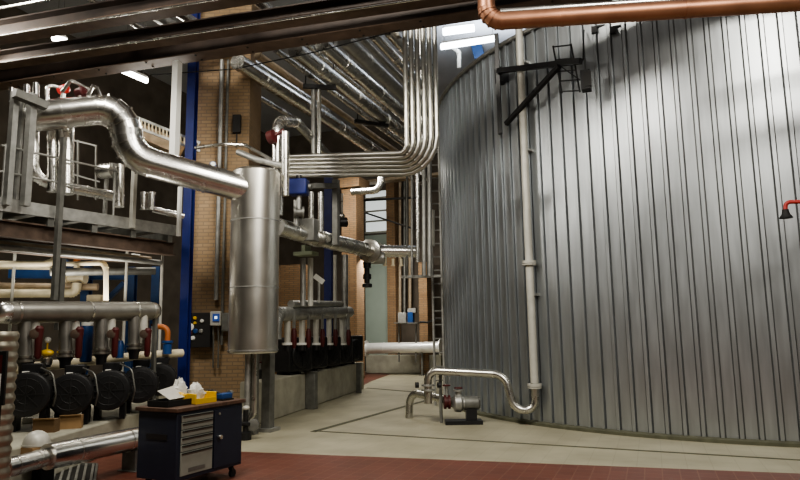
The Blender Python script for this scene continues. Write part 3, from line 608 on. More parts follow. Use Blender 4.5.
# uprights above header
for i, (x, y0, y1, Y, r, m, lab) in enumerate(((303, 258, 306, 13.8, .06, 'galv', 'upright grey pipe under the insulation box, left of two'), (310.5, 258, 306, 13.9, .06, 'palepaint', 'upright pale pipe under the insulation box, right of two'), (335, 255, 306, 17, .05, 'palepaint', 'thin upright pipe right of the centre blue column'), (345, 255, 345, 18, .09, 'galv', 'stout upright pipe beside the orange brick column'))):
    pipe('riser_pipe', lab, 'pipe', [D(x, y1, Y), D(x, y0, Y)], r, m, band=.9, n=12)
c = D(306, 254, 13.6); r = thing('pipe_saddle', 'greenish steel saddle bracket under the insulation box', 'bracket', c-Z*.1); gm = mat('green_grey_paint', (.25, .29, .2), .6); MB().box(c, .45, .3, .08).build('plate', gm, r); MB().box(c+Z*.1, .08, .25, .16).build('web', gm, r)
c = D(319, 279, 14); r = thing('tilted_gauge', 'small tilted white plate gauge above the centre header', 'gauge', c-Z*.1); MB().boxax(c, Vector((.10, 0, -.075)), Vector((0, .03, 0)), Vector((.035, 0, .045))).build('plate', 'white', r); MB().cyl(c-Z*.05, Vector((c.x, c.y, D(319, 303, 14).z)), .03, 8).build('stem', 'galv', r)
# hanging items near brick column
c = D(342, 214, 15); r = thing('hanging_valve', 'dark valve hanging beside the orange brick column', 'valve', c-Z*.4); MB().cyl(c+Z*.5, c-Z*.1, .03, 8).build('rod', 'steel', r); MB().ball(c-Z*.05, .07, 12).build('ball', 'steel', r); MB().lathe(c-Z*.2, Vector((1, 0, 0)), [(-.15, .1), (.12, .12), (.14, .06)], 14).build('body', 'black', r)
# ================================================================== LEFT PUMP SKID
h0, h1 = D(8, 312.5, 8.85), D(150, 311, 10.75); hd = (h1-h0).normalized()
root = thing('header_pipe', 'long dull silver header pipe above the left row of pumps', 'pipe', h0)
rh = .155
MB().cyl(h0, h1, rh, 24).build('straight_section', 'galv_header', root)
for f_ in (.05, .52, .87): c = h0+(h1-h0)*f_; MB().cyl(c-hd*.015, c+hd*.015, rh*1.04, 24).build('joint_band', 'steel', root)
MB().lathe(h1, hd, [(0, rh), (.08, rh*.95), (.14, rh*.75), (.17, rh*.4), (.18, .01)], 24).build('end_cap', 'alu', root)
MB().lathe(h0, -hd, [(0, rh), (.08, rh*.95), (.14, rh*.75), (.17, rh*.4), (.18, .01)], 24).build('end_cap', 'alu', root)
LX = [(25, 365, 9.05), (65.5, 360, 9.55), (101.5, 357, 10.0), (134, 352, 10.45)]
ordl = ('leftmost', 'second from left', 'third from left', 'rightmost')
for i, (x, y, Y) in enumerate(LX):
    a_ = D(x, 315, Y); b_ = D(x, y-3, Y)
    r = thing('branch_pipe', 'dull brown grey branch pipe dropping from the left header, %s' % ordl[i], 'pipe', b_, 'branch pipes of the left header')
    MB().cyl(a_, b_, .09, 18).build('straight_section', 'galv_header', r)
    a2 = D(x+9.5, 315, Y+.12); b2 = D(x+9.5, y-6, Y+.12); MB().cyl(a2, b2, .07, 14).build('side_pipe', 'palepaint', r)
    for dz in (0, .06): MB().cyl(b_+Z*dz, b_+Z*(dz+.03), .12, 18).build('flange', 'steel', r)
    MB().lathe(b_-Z*.16, Z, [(0, .07), (.1, .08), (.16, .12)], 16).build('coupling', 'black', r)
    v = D(x+13.5, 343, Y-.05); MB().lathe(v-Z*.22, Z, [(0, .025), (.04, .045), (.3, .05), (.42, .06), (.46, .03)], 12).build('valve_lever', 'red', r)
    v2 = D(x+11, 334, Y-.05); MB().lathe(v2, Vector((0, -1, 0)), [(-.08, .07), (.05, .07), (.06, .04)], 12).build('valve_hub', 'rust', r)
# pale suction pipe behind pumps
pipe('suction_pipe', 'pale cream pipe running behind the left row of pumps', 'pipe', [D(14, 369, 9.9), D(138, 356, 11.5), D(182, 353, 12.2)], .075, 'cream', rad=.2, band=1.2)
# left plinth
zl = .5
e0, e1 = G(55, 436, zl), G(186, 399, zl); k0 = G(-60, 445, zl)
q = MB(); dl = (e1-e0).normalized(); q.prism([e0-dl*1.1, e1, e1+Vector((-2.6, .6, 0)), e0-dl*1.1+Vector((-2.4, 0, 0))], 0, zl); solo(q, 'pump_plinth', 'concrete', 'grey concrete plinth under the left row of black pumps', 'plinth', bevel=.03)
PL = [(33, 392, 9.1, .295), (75, 392, 9.6, .295), (112, 388, 10.15, .295), (141, 383, 10.95, .29), (161, 378, 11.9, .28)]
for i, (x, y, Y, R) in enumerate(PL):
    c = D(x, y, Y); pump('black electric pump on the left concrete plinth, %s' % ('leftmost, behind the cardboard boxes', 'second from left', 'third from left', 'fourth from left', 'farthest, behind the tool cabinet')[i], c, Vector((.34, -1, 0)), R, .85, zl, 'black pumps on the left plinth')
    if i < 3:
        k = D(x-3, y-21, Y+.0); r = thing('pump_fitting', 'small pale brass fitting on top of the %s left pump' % ('first', 'second', 'third')[i], 'fitting', k-Z*.05, 'fittings on the left pumps'); MB().cyl(k-Z*.07, k+Z*.05, .035, 10).build('body', 'cream', r); MB().bar(k-RU*.08+Z*.05, k+RU*.08+Z*.05, .05, .04).build('handle', 'steel', r)
        q = MB(); q.tube(path([D(x+8, y-24, Y-.15), D(x+20, y-19, Y-.3), D(x+23, y+2, Y-.3), D(x+20, y+14, Y-.2)], .12), .012, 6); solo(q, 'cable', 'galv_dark', 'thin grey cable looping down beside the %s left pump' % ('first', 'second', 'third')[i], 'cable', 'cables on the left pumps')
# yellow valve handle, blue filter, small hoses
c = D(47, 353, 9.5); r = thing('yellow_valve', 'valve with a bright yellow handle between the left branch pipes', 'valve', c-Z*.2)
MB().ball(c, .09, 14, (1.1, .8, .6)).build('handle', 'yellow', r); MB().cyl(c, c+Z*.14, .012, 8).build('stem', 'yellow', r); MB().ball(c+Z*.19, .045, 12).build('cap', 'white', r); MB().lathe(c-Z*.2, Z, [(0, .06), (.06, .08), (.12, .08), (.15, .05)], 14).build('body', 'steel', r)
c = D(85.5, 362, 10.3); r = thing('blue_filter', 'tall blue cylinder with a white cap behind the left branch pipes', 'filter', c)
MB().lathe(c, Z, [(0, .075), (.02, .09), (.55, .09), (.57, .08)], 18).build('body', 'bluebin', r); MB().lathe(c+Z*.57, Z, [(0, .09), (.09, .09), (.11, .07)], 18).build('cap', 'white', r)
c = D(119.5, 358, 10.5); r = thing('blue_valve', 'small blue valve with a white lever between the right branch pipes', 'valve', c); MB().lathe(c, Z, [(0, .06), (.2, .07), (.28, .04)], 14).build('body', 'bluebin', r); MB().bar(c+Z*.24, c+Z*.42+Vector((-.1, 0, 0)), .035, .02).build('lever', 'white', r)
c = D(152, 352, 11.1); r = thing('white_bottle', 'white bottle shaped filter right of the last left branch pipe', 'filter', c); MB().lathe(c, Z, [(0, .05), (.02, .06), (.32, .065), (.4, .03), (.44, .03)], 16).build('body', 'white', r); MB().lathe(c+Z*.44, Z, [(0, .035), (.04, .035)], 12).build('cap', 'red', r)
c = D(167, 354, 11.8); r = thing('orange_hose', 'orange bent hose in a blue socket beside the blue column', 'hose', c); MB().tube(path([c+Z*.22, c+Z*.48, c+Z*.5+Vector((-.22, 0, 0))], .16), .05, 12).build('hose', 'orange', r); MB().lathe(c, Z, [(0, .08), (.18, .08), (.2, .1), (.24, .1)], 16).build('socket', 'bluebin', r)
b_ = D(156, 300, 10.8); q = MB(); q.bar(Vector((b_.x, b_.y, .5)), Vector((b_.x, b_.y, 2.1)), .06, .06); solo(q, 'support_post', 'galv_dark', 'dark upright post at the right end of the left header', 'post')
# ================================================================== FLOOR ITEMS BOTTOM LEFT
a_, b_ = D(47, 457, 7.5), D(150, 435.5, 9.0)
pipe('floor_pipe', 'thick silver insulated pipe lying along the left plinth', 'pipe', [a_, b_], .145, 'alu', band=.75, n=24)
a2 = D(4, 469, 6.9); pipe('floor_pipe', 'thinner bright silver pipe end by the corrugated duct', 'pipe', [a2, a_+(b_-a_).normalized()*-.0], .1, 'alu', band=.3, n=20)
for f_ in (.8,):
    c = a_+(b_-a_)*f_; r = thing('pipe_support', 'low steel stand under the thick silver floor pipe', 'support', (c.x, c.y, 0)); MB().box(Vector((c.x, c.y, (c.z-.14)/2)), .22, .1, c.z-.13).build('block', 'galv_dark', r); MB().box(Vector((c.x, c.y, .008)), .3, .18, .016).build('foot', 'galv_dark', r)
# dome and card wedge
c = D(36.5, 443, 7.85); r = thing('dome_cover', 'grey dome shaped cover resting on brown card by the floor pipe', 'cover', c-Z*.1)
MB().lathe(c-Z*.02, Z, [(0, .145), (.02, .15), (.08, .135), (.125, .105), (.155, .06), (.168, .01)], 26).build('dome', 'palepaint', r)
MB().lathe(c-Z*.025, Z, [(0, .158), (.02, .158)], 26).build('brim', 'palepaint', r)
solo(MB().box(c-Z*.12-Vector((0.02, 0, 0)), .3, .3, .18), 'cardboard_box', 'card', 'flat brown cardboard piece under the grey dome cover', 'box'); 
q = MB(); q.box(Vector((c.x+.02, c.y+.15, (c.z-.21)/2)), .13, .2, c.z-.215); solo(q, 'shade_block', 'blackmatte', 'low support block coloured as shade under the cardboard by the floor pipe', 'block')  # added support, coloured black so that it reads as shadow
# floor grating
g0, g1, g2, g3 = G(-15, 500), G(92, 500), G(97, 466), G(6, 464)
r = thing('floor_grating', 'dark floor grating with pale bars in the bottom left corner', 'grating', (g0+g1+g2+g3)/4)
MB().prism([g0, g1, g2, g3], .001, .008).build('pit', 'dark', r)
for k in range(13):
    f_ = (k+.5)/13; MB().bar(g0+(g1-g0)*f_+Z*.02, g3+(g2-g3)*f_+Z*.02, .03, .03).build('bar', 'galv', r)
for p_, q_ in ((g3, g2), (g1, g2)): MB().bar(p_+Z*.02, q_+Z*.02, .03, .035).build('frame_bar', 'galv_dark', r)
# corrugated duct
c = D(-7, 470, 6.4); c0 = Vector((c.x-.02, c.y, 0)); zt = D(4, 340, 6.4).z; prof = []; k = 0; z_ = .02
while z_ < zt: prof += [(z_, .15), (z_+.03, .165), (z_+.06, .165), (z_+.09, .15)]; z_ += .1
r = thing('corrugated_duct', 'ribbed silver flexible duct standing at the left edge of the floor', 'duct', c0)
MB().lathe(c0, Z, prof, 28).build('duct', mat('duct_foil', (.42, .39, .32), .42, .85, noise=.1), r); MB().lathe(c0, Z, [(0, .18), (.12, .17), (.14, .15)], 28).build('collar', 'black', r)
# notice board at left edge
c = D(-2, 378, 6.1); r = thing('notice_board', 'black framed board with red and white faces at the left edge', 'sign', c-Z*.25)
MB().box(c, .15, .03, .5, 0).build('frame', 'black', r, bevel=.004); MB().box(c+Vector((-.012, -.018, .13)), .1, .01, .16, 0).build('red_face', 'red', r); MB().box(c+Vector((-.012, -.018, -.06)), .1, .01, .2, 0).build('white_face', 'white', r)
q = MB(); q.bar(c-Z*.25+Vector((0, .03, 0)), Vector((c.x, c.y+.03, 0)), .04); pst = q.build('post', 'black', r)
# cardboard boxes on plinth
for i, (x, y, w, d_, h, Y, yw, lab) in enumerate(((71, 428, .28, .2, .17, 0, .35, 'brown cardboard box with open side in front of the second pump'), (46, 432, .28, .16, .17, 0, .1, 'dark brown cardboard box left of the open cardboard box'), (63, 424, .15, .1, .25, 0, .5, 'small pale cardboard flap box behind the open cardboard box'))):
    c = G(x, y, zl)
    if i == 2: c = c+RV*.12
    r = thing('cardboard_box', lab, 'box', (c.x, c.y, zl)); m = 'cardd' if i == 1 else 'card'
    MB().box(Vector((c.x, c.y, zl+h/2)), w, d_, h, yw).build('carton', m, r)
    ca, sa = math.cos(yw), math.sin(yw); MB().boxax(Vector((c.x, c.y, zl+h))+Vector((-sa, ca, 0))*-d_*.5, Vector((ca, sa, 0))*w*.48, Vector((sa, -ca, .4)).normalized()*.05, Z*.004).build('flap', 'card', r)
    MB().boxax(Vector((c.x, c.y, zl+h+.002)), Vector((ca, sa, 0))*w*.5, Vector((-sa, ca, 0))*.02, Z*.002).build('tape', 'tan', r)
c = G(28, 423, zl); solo(MB().box(Vector((c.x, c.y, zl+.04)), .14, .08, .08, .2), 'small_carton', 'white', 'small pale carton on the plinth by the leftmost pump', 'box', bevel=.008)
# background block and green bin behind left skid
c = D(8, 350, 12.0); solo(MB().box(Vector((c.x, c.y, D(8, 346, 12).z/2)), .65, .6, D(8, 346, 12).z, 0), 'concrete_block', 'concrete', 'pale concrete block at far left behind the header', 'block', bevel=.02)
c = D(6, 340, 12.0); solo(MB().box(c+Z*.03, .6, .5, .2, 0), 'green_tray', mat('dark_green_plastic', (.02, .06, .02), .6), 'dark green tray on the pale concrete block at far left', 'tray', bevel=.02)
# ================================================================== TOOL CABINET
A = G(174.5, 497); fd = Vector((.45, .893, 0)).normalized(); sd = Vector((-fd.y, fd.x, 0)); L, W_ = 1.08, .60; H0, H1 = .15, .895
# near-left corner A; fd runs along the drawer face, sd away to the left side
face = -sd
root = thing('tool_cabinet', 'dark blue wheeled tool cabinet with grey drawers and a wooden top', 'cabinet', A+fd*L/2+sd*W_/2)
cc = A+fd*L/2+sd*W_/2
MB().boxax(cc+Z*(H0+H1)/2, fd*L/2, sd*W_/2, Z*(H1-H0)/2).build('body', 'cabinet', root, bevel=.008)
MB().boxax(cc+Z*(H1+.022), fd*(L/2+.03), sd*(W_/2+.03), Z*.022).build('worktop', 'wood', root, bevel=.006)
x0, x1 = .06, .55; zs = [(.78, .855), (.70, .772), (.62, .692), (.54, .612), (.46, .532), (.2, .452)]
for i, (za, zb_) in enumerate(zs):
    o = MB().boxax(A+fd*(x0+x1)/2+face*.008+Z*(za+zb_)/2, fd*(x1-x0)/2, face*.008, Z*(zb_-za)/2).build('drawer', 'drawer', root, bevel=.003)
    MB().boxax(A+fd*(x0+x1)/2+face*.024+Z*(zb_-.012), fd*(x1-x0)*.48, face*.01, Z*.005).build('handle', 'dark', o)
    if i == 5: MB().boxax(A+fd*(x0+x1)/2+face*.018+Z*.25, fd*.13, face*.002, Z*.022).build('label_plate', 'galv_dark', o)
o = MB().boxax(A+fd*(.575+L-.02)/2+face*.008+Z*.52, fd*(L-.02-.575)/2, face*.008, Z*.335).build('door', 'cabinet', root, bevel=.004)
MB().lathe(A+fd*.65+face*.016+Z*.54, face, [(0, .02), (.02, .02), (.03, .028), (.045, .024)], 14).build('knob', 'steel', o)
MB().lathe(A+fd*.65+face*.016+Z*.81, face, [(0, .014), (.012, .014)], 12).build('lock', 'steel', o)
for i, (f_, s_) in enumerate(((.1, .08), (L-.1, .08), (.1, W_-.08), (L-.1, W_-.08))):
    c = A+fd*f_+sd*s_; o = MB().bar(c+Z*.13, c+Z*.07+fd*.03, .05, .04).build('caster', 'black', root); MB().lathe(c+Z*.05+fd*.03, sd, [(-.016, .03), (-.016, .05), (.016, .05), (.016, .03)], 16).build('wheel', 'blackmatte', o)
MB().boxax(A+sd*W_/2-fd*.004+Z*.62, sd*.16, fd*.004, Z*.03).build('side_grip', 'dark', root)
ZT = H1+.044
def ontop(f_, s_): return A+fd*f_+sd*s_+Z*ZT
# items on cabinet
c = ontop(.22, .33); r = thing('parts_tray', 'flat black tray on the near end of the cabinet top', 'tray', c)
MB().boxax(c+Z*.02, fd*.2, sd*.16, Z*.02).build('base', 'blackmatte', r, bevel=.006)
for k in (-1, 1): MB().boxax(c+Z*.04+fd*k*.195, fd*.006, sd*.16, Z*.03).build('rim', 'blackmatte', r); MB().boxax(c+Z*.04+sd*k*.155, fd*.2, sd*.006, Z*.03).build('rim', 'blackmatte', r)
def crumple(c, sx, sy, sz, seed, name, m, label, cat):
    rd = random.Random(seed); q = MB(); n_ = 14; q.ball((0, 0, 0), 1, n_)
    for v in q.v:
        k = 1+rd.uniform(-.28, .28); v.x *= sx*k; v.y *= sy*k; v.z = max(v.z, -.55)*sz*k
    mz = min(v.z for v in q.v); q.v = [v+c-Z*mz for v in q.v]; return solo(q, name, m, label, cat)
c = ontop(.22, .33)+Z*.075
q = MB(); pa = [c+fd*-.12+sd*-.1, c+fd*.13+sd*-.1, c+fd*.16+sd*.12, c+fd*-.1+sd*.12]; pb = [p_+Z*h_ for p_, h_ in zip(pa, (.0, .01, .13, .09))]
q.add(pb+[p_+Z*.006 for p_ in pb], [(0, 1, 2, 3), (4, 5, 6, 7), (0, 1, 5, 4), (1, 2, 6, 5), (2, 3, 7, 6), (3, 0, 4, 7)]); solo(q, 'paper_sheet', 'palepaint', 'grey paper sheet propped on the black tray', 'paper')
c = ontop(.56, .24); r = thing('yellow_tool_tray', 'yellow plastic tray with upright sides on the cabinet top', 'tray', c); MB().boxax(c+Z*.012, fd*.17, sd*.13, Z*.012).build('base', 'yellow', r)
for k in (-1, 1): MB().boxax(c+Z*.06+fd*k*.165, fd*.012, sd*.13, Z*.06).build('side', 'yellow', r, bevel=.006)
MB().boxax(c+Z*.045+sd*.125, fd*.17, sd*.01, Z*.045).build('side', 'yellow', r); MB().boxax(c+Z*.03-sd*.125, fd*.17, sd*.01, Z*.03).build('side', 'yellow', r)
crumple(ontop(.54, .26)+Z*.024, .10, .09, .12, 3, 'crumpled_cloth', 'cloth', 'crumpled white cloth in the yellow tray', 'cloth')
crumple(ontop(.42, .42)+Z*.0, .1, .08, .16, 5, 'crumpled_cloth', 'cloth', 'crumpled white cloth between the paper and the yellow tray', 'cloth')
crumple(ontop(.33, .30)+Z*.05, .06, .05, .05, 9, 'yellow_rag', 'yellow', 'small yellow rag beside the propped paper', 'cloth')
c = ontop(.9, .14); r = thing('bench_tool', 'dark blue bench tool with a handle at the far end of the cabinet top', 'tool', c)
MB().boxax(c+Z*.05, fd*.09, sd*.06, Z*.035).build('body', 'bluebin', r, bevel=.012); MB().boxax(c+Z*.01, fd*.1, sd*.07, Z*.01).build('base', 'dark', r); MB().tube([c+Z*.08-fd*.05, c+Z*.12-fd*.1+sd*.1, c+Z*.115-fd*.1+sd*.2], .015, 10).build('handle', 'dark', r); MB().lathe(c+Z*.075+fd*.09, fd, [(0, .035), (.05, .03), (.06, .02)], 14).build('chuck', 'galv_dark', r)
# ================================================================== LEFT PLATFORM
P0, P1 = D(-12, 197, 9.2), D(178, 226.5, 12.1); zpf = 3.80
P0.z = P1.z = zpf; pd = (P1-P0).normalized(); pn = Vector((-pd.y, pd.x, 0))
root = thing('platform', 'raised grey steel platform carrying pipes at upper left', 'platform', Vector(((P0+P1)/2)))
Ppos = lambda f_, back=0, z=zpf: Vector((*(P0+(P1-P0)*f_+pn*back).xy, z))
MB().bar(P0-Z*.08, P1-Z*.08, .05, .2).build('fascia', 'galv', root)
MB().prism([P0+pn*.03, P1+pn*.03, P1+pn*2.6, P0+pn*2.6], zpf-.05, zpf).build('deck', 'galv_dark', root)
for f_ in (.05, .28, .5, .72, .95): MB().bar(Ppos(f_, .0, zpf-.22), Ppos(f_, 2.6, zpf-.22), .1, .2).build('joist', 'galv_dark', root)
MB().ibeam(Ppos(-.1, .12, zpf-.55), Ppos(1.0, .12, zpf-.55), .16, .26).build('edge_girder', 'rust', root)
MB().ibeam(Ppos(-.2, 1.3, zpf-.62), Ppos(1.0, 1.3, zpf-.62), .2, .34).build('inner_girder', 'rust', root)
# pipes slung under the deck
for i, (bk, zz_, rr, m, lab) in enumerate(((.45, 3.14, .05, 'galv', 'slim grey pipe slung under the platform, nearest the edge'), (.8, 3.22, .07, 'tan', 'tan pipe slung under the platform, middle of three'), (1.15, 3.3, .06, 'galv', 'grey pipe slung under the platform, farthest from the edge'))):
    pipe('slung_pipe', lab, 'pipe', [Ppos(-.15, bk, zz_), Ppos(1.0, bk, zz_)], rr, m, band=1.4, n=12)
# railing
r = thing('handrail', 'thin grey handrail along the platform edge at upper left', 'railing', P0)
zr = [.45, .85]
for k, zz_ in enumerate((.42, .82)): MB().cyl(Ppos(.04, .02, zpf+zz_), Ppos(.62, .02, zpf+zz_), .018, 10).build('rail', 'galv', r)
for f_ in (.06, .33, .6): MB().cyl(Ppos(f_, .02), Ppos(f_, .02, zpf+.85), .02, 10).build('stanchion', 'galv', r)
# posts
for (x, y0, y1, Y, w, m, lab) in ((173.5, 62, 172, 11.75, .13, 'white', 'bright white steel post rising past the platform by the blue column'), (132, 160, 228, 11.2, .075, 'palepaint', 'slim pale post at the platform edge under the large pipe bend'), (54, 138, 300, 9.95, .075, 'galv_dark', 'slim dark post at the platform edge beside the bright risers'), (178.5, 187, 236, 11.9, .06, 'white', 'slim white post at the right end of the platform below the large pipe'), (25, 94, 206, 9.5, .105, 'galv', 'thick grey post at the left end of the platform'), (7, 92, 205, 9.35, .09, 'galv', 'grey post at the far left edge of the platform'), (58, 258, 330, 10.6, .09, 'galv_dark', 'dark post below the platform in front of the blue rack')):
    a_, b_ = D(x, y1, Y), D(x, y0, Y); q = MB(); q.bar(Vector((a_.x, a_.y, a_.z)), Vector((a_.x, a_.y, b_.z)), w, w, RV); solo(q, 'steel_post', m, lab, 'post')
# pipes on platform
pipe('riser_pipe', 'bright vertical pipe on the platform, left of the two under the large pipe', 'pipe', [D(52, 128, 10.3), D(52, 192, 10.3)], .08, 'alu', band=.5)
pipe('riser_pipe', 'thick bright vertical pipe on the platform, right of the two under the large pipe', 'pipe', [D(66, 128, 10.4), D(66, 194, 10.4)], .125, 'alu', band=.45)
pipe('curved_pipe', 'silver pipe curving down and along the platform deck', 'pipe', [D(33, 132, 10.15), D(33, 178, 10.15), D(60, 186, 10.5), D(112, 196, 11.2)], .09, 'alu', rad=.3, band=.6)
pipe('riser_pipe', 'bright vertical pipe on the platform under the large pipe bend', 'pipe', [D(118.5, 165, 11.25), D(118.5, 207, 11.25)], .1, 'alu', band=.35)
c = D(107, 171, 11.4); r = thing('silver_drum', 'small horizontal silver drum beside the bright riser on the platform', 'drum', c-Z*.14); ax = Vector((1, -.25, 0)).normalized(); MB().lathe(c, ax, [(-.17, .05), (-.16, .12), (-.12, .14), (.15, .14), (.16, .1)], 20).build('shell', 'steel', r); MB().cyl(c-Z*.14, Vector((c.x, c.y, zpf)), .04, 10).build('leg', 'galv', r)
for i, x in enumerate((143, 151)):
    c = D(x, 210, 11.9); r = thing('short_riser', 'short bright pipe stub on the platform deck, %s of the pair' % ('left' if i == 0 else 'right'), 'pipe', c, 'pair of pipe stubs on the platform'); MB().cyl(c, c+Z*.32, .065, 14).build('stub', 'alu', r); MB().cyl(c+Z*.3, c+Z*.34, .08, 14).build('cap', 'alu', r)
pipe('curved_pipe', 'low silver pipe with an elbow at the right end of the platform', 'pipe', [D(152, 209, 12.0), D(168, 213, 12.2), D(184, 216, 12.35)], .06, 'alu', band=.4)
c = D(31, 100, 9.3); q = MB(); q.bar(D(14, 93, 9.2), D(46, 106, 9.6), .14, .12); solo(q, 'cable_duct', 'galv_dark', 'dark grey square duct above the large pipe at far left', 'duct')
q = MB(); q.tube(path([D(47, 104, 10.0), D(47, 84, 10.0), D(62, 88, 10.1)], .08), .03, 10); solo(q, 'curved_pipe', 'alu', 'thin bright bent pipe behind the bright red valve', 'pipe')
q = MB(); q.tube(path([D(62, 92, 10), D(71, 80, 10), D(90, 90, 10.2)], .05), .03, 10); solo(q, 'curved_pipe', 'alu', 'thin bright pipe forming a peak above the large pipe', 'pipe')
for i, (x, y, m, lab) in enumerate(((63.5, 89.5, 'redbright', 'bright red round valve on top of the large silver pipe'), (80.5, 92, 'red', 'dull red round valve on top of the large silver pipe'))):
    c = D(x, y, 10.1); r = thing('red_valve', lab, 'valve', c-Z*.1); MB().lathe(c, Vector((1, -.5, .1)), [(-.09, .05), (-.07, .075), (.07, .075), (.09, .05)], 16).build('body', m, r); MB().cyl(c, c-Z*.18, .035, 10).build('stem', 'steel', r)
c = D(95, 91, 10); q = MB(); q.tube([D(88, 96, 10), D(93, 86, 10), D(98, 88, 10), D(101, 96, 10)], .03, 10); solo(q, 'curved_pipe', 'alu', 'tiny bright loop pipe at the crown of the large pipe', 'pipe')
for i, (x, y0, y1) in enumerate(((27, 85, 96), (36, 83, 95), (12, 88, 96))):
    q = MB(); q.cyl(D(x, y0, 9.6), D(x, y1+6, 9.6), .045, 12); solo(q, 'short_riser', 'alu', 'short bright pipe stub above the dark duct at far left, %s' % ('middle one', 'right one', 'left one')[i], 'pipe', 'pipe stubs above the dark duct')
# vertical panel left
for i, (x0_, x1_, m) in enumerate(((12, 17, 'galv_dark'), (17, 21.5, 'galv'))):
    a_, b_ = D(x0_, 205, 9.6), D(x1_, 97, 9.6); c = (a_+b_)/2; q = MB(); q.box(c, abs(b_.x-a_.x), .06, abs(b_.z-a_.z), 0); solo(q, 'cabinet_panel', m, '%s upright panel between the grey platform posts' % ('dark' if i == 0 else 'lighter grey'), 'panel')
# cable tray with rungs
a_, b_ = D(136, 117, 12.4), D(200, 143, 13.0); a2, b2 = D(136, 127, 12.4), D(200, 151, 13.0)
r = thing('cable_tray', 'ladder style cable tray slanting down behind the bright post', 'tray', b2)
MB().bar(a_, b_, .03, .05).build('side_rail', 'galv', r); MB().bar(a2, b2, .03, .05).build('side_rail', 'galv', r)
for k in range(18): f_ = (k+.5)/18; MB().bar(a_+(b_-a_)*f_, a2+(b2-a2)*f_, .025, .025, RV).build('rung', 'cream', r)
# ductwork behind the platform
q = MB(); q.bar(D(140, 132, 13.2), D(182, 150, 13.4), .3, .3); solo(q, 'square_duct', 'tan', 'brown square duct under the ladder cable tray', 'duct')
for i, (p_, e_) in enumerate((((78, 140), (78, 200)), ((96, 145), (96, 200)), ((72, 174), (100, 182)), ((72, 140), (97, 146)))):
    q = MB(); q.bar(D(*p_, 12.2), D(*e_, 12.2), .03, .03, RV if i < 2 else Z); solo(q, 'frame_bar', 'galv_dark', 'thin dark frame bar behind the platform risers, %s' % ('left upright', 'right upright', 'lower crossbar', 'upper crossbar')[i], 'bar')
# ================================================================== UNDER PLATFORM BACKGROUND
pipe('cream_pipe', 'cream pipe with an upturned end below the platform', 'pipe', [D(-8, 293.5, 12.5), D(76, 293, 12.8), D(77, 283, 12.8)], .085, 'cream', rad=.12, band=1.2)
pipe('cream_pipe', 'upper cream pipe just under the platform at left', 'pipe', [D(-8, 264, 12), D(48, 264, 12.2), D(58, 257, 12.4)], .06, 'cream', rad=.1, band=1.0)
pipe('cream_pipe', 'thin cream pipe between the blue beam and the upper cream pipe', 'pipe', [D(-8, 267.5, 12.6), D(56, 268.5, 12.6)], .03, 'cream', band=0)
pipe('cream_pipe', 'tan pipe just above the lower cream pipe', 'pipe', [D(-8, 286, 12.8), D(98, 287, 13.0)], .07, 'tan', band=1.2)
pipe('cream_pipe', 'cream pipe rising and bending left in front of the blue rack', 'pipe', [D(106, 312, 11.8), D(106, 263, 11.8), D(60, 264, 12.4)], .045, 'cream', rad=.15, band=0)
pipe('brown_pipe', 'thick brown pipe crossing under the platform towards the blue rack', 'pipe', [D(50, 272, 11.8), D(155, 271, 12.9)], .075, 'tan' if False else 'galv_dark', band=1.5)
r = thing('blue_rack', 'blue steel rack with diagonal braces below the platform', 'rack', Vector((*D(130, 320, 13.6).xy, 0)))
for x in (86, 131, 156): b_ = D(x, 300, 13.6); MB().hcol(b_, 0, 3.2, .17, yaw=0).build('upright', 'bluelight', r)
MB().bar(D(10, 273, 13.4), D(88, 274, 13.4), .12, .22).build('beam', 'bluelight', r)
MB().bar(D(90, 277, 13.6), D(131, 277, 13.6), .1, .12).build('beam', 'bluelight', r)
for (x0_, y0, x1_, y1) in ((104, 303, 124, 283), (62, 258, 78, 276), (80, 274, 98, 258)): MB().bar(D(x0_, y0, 13.5), D(x1_, y1, 13.5), .09, .09).build('brace', 'bluelight', r)
for i, x in enumerate((10, 124, 160)):
    a_ = D(x, 324, 12.4); q = MB(); q.cyl(Vector((a_.x, a_.y, 0)), Vector((a_.x, a_.y, zpf-.3)), .03, 8); solo(q, 'steel_post', 'palepaint', 'thin pale upright tube below the platform, %s' % ('left', 'middle', 'right')[i], 'post', 'thin pale tubes below the platform')
c = D(76, 278, 13.0); r = thing('valve_assembly', 'pale valve assembly above the end of the cream pipe', 'valve', c-Z*.15); MB().lathe(c, Vector((1, 0, 0)), [(-.2, .12), (-.15, .12), (-.15, .08), (.15, .08), (.15, .12), (.2, .12)], 16).build('body', 'cream', r); MB().cyl(c, c+Z*.3, .06, 12).build('bonnet', 'cream', r); MB().ball(c+Z*.35, .07, 12).build('knob', 'orange', r)
c = D(96, 299, 12.9); solo(MB().box(c, .28, .25, .16, 0), 'pale_box', 'cream', 'small pale box under the tan pipe near the blue rack', 'box', bevel=.02)
# ================================================================== LAMPS (visible fixtures)
def tubelamp(a_, b_, lab, m='lamp', r=.05):
    a_, b_ = Vector(a_), Vector(b_); t = (b_-a_).normalized(); R_ = thing('fluorescent_lamp', lab, 'lamp', (a_+b_)/2)
    MB().cyl(a_, b_, r, 12).build('tube', m, R_); MB().bar(a_+Z*(r+.03), b_+Z*(r+.03), .12, .05).build('housing', 'lampbody', R_)
    for p_ in (a_+t*.1, b_-t*.1): MB().cyl(p_+Z*(r+.05), Vector((p_.x, p_.y, HC)), .008, 6).build('suspension_wire', 'galv_dark', R_)
tubelamp(D(122, 70.5, 14.5), D(147, 81, 14.5), 'bright slanting fluorescent lamp below the lowest beam at left', r=.06)
tubelamp(D(84, 53.5, 15.5), D(93, 55, 15.5), 'short bright lamp showing between the beams at upper left')
tubelamp(D(53, 38, 15.5), D(66, 41, 15.5), 'bright lamp between the upper beams at far left', r=.07)
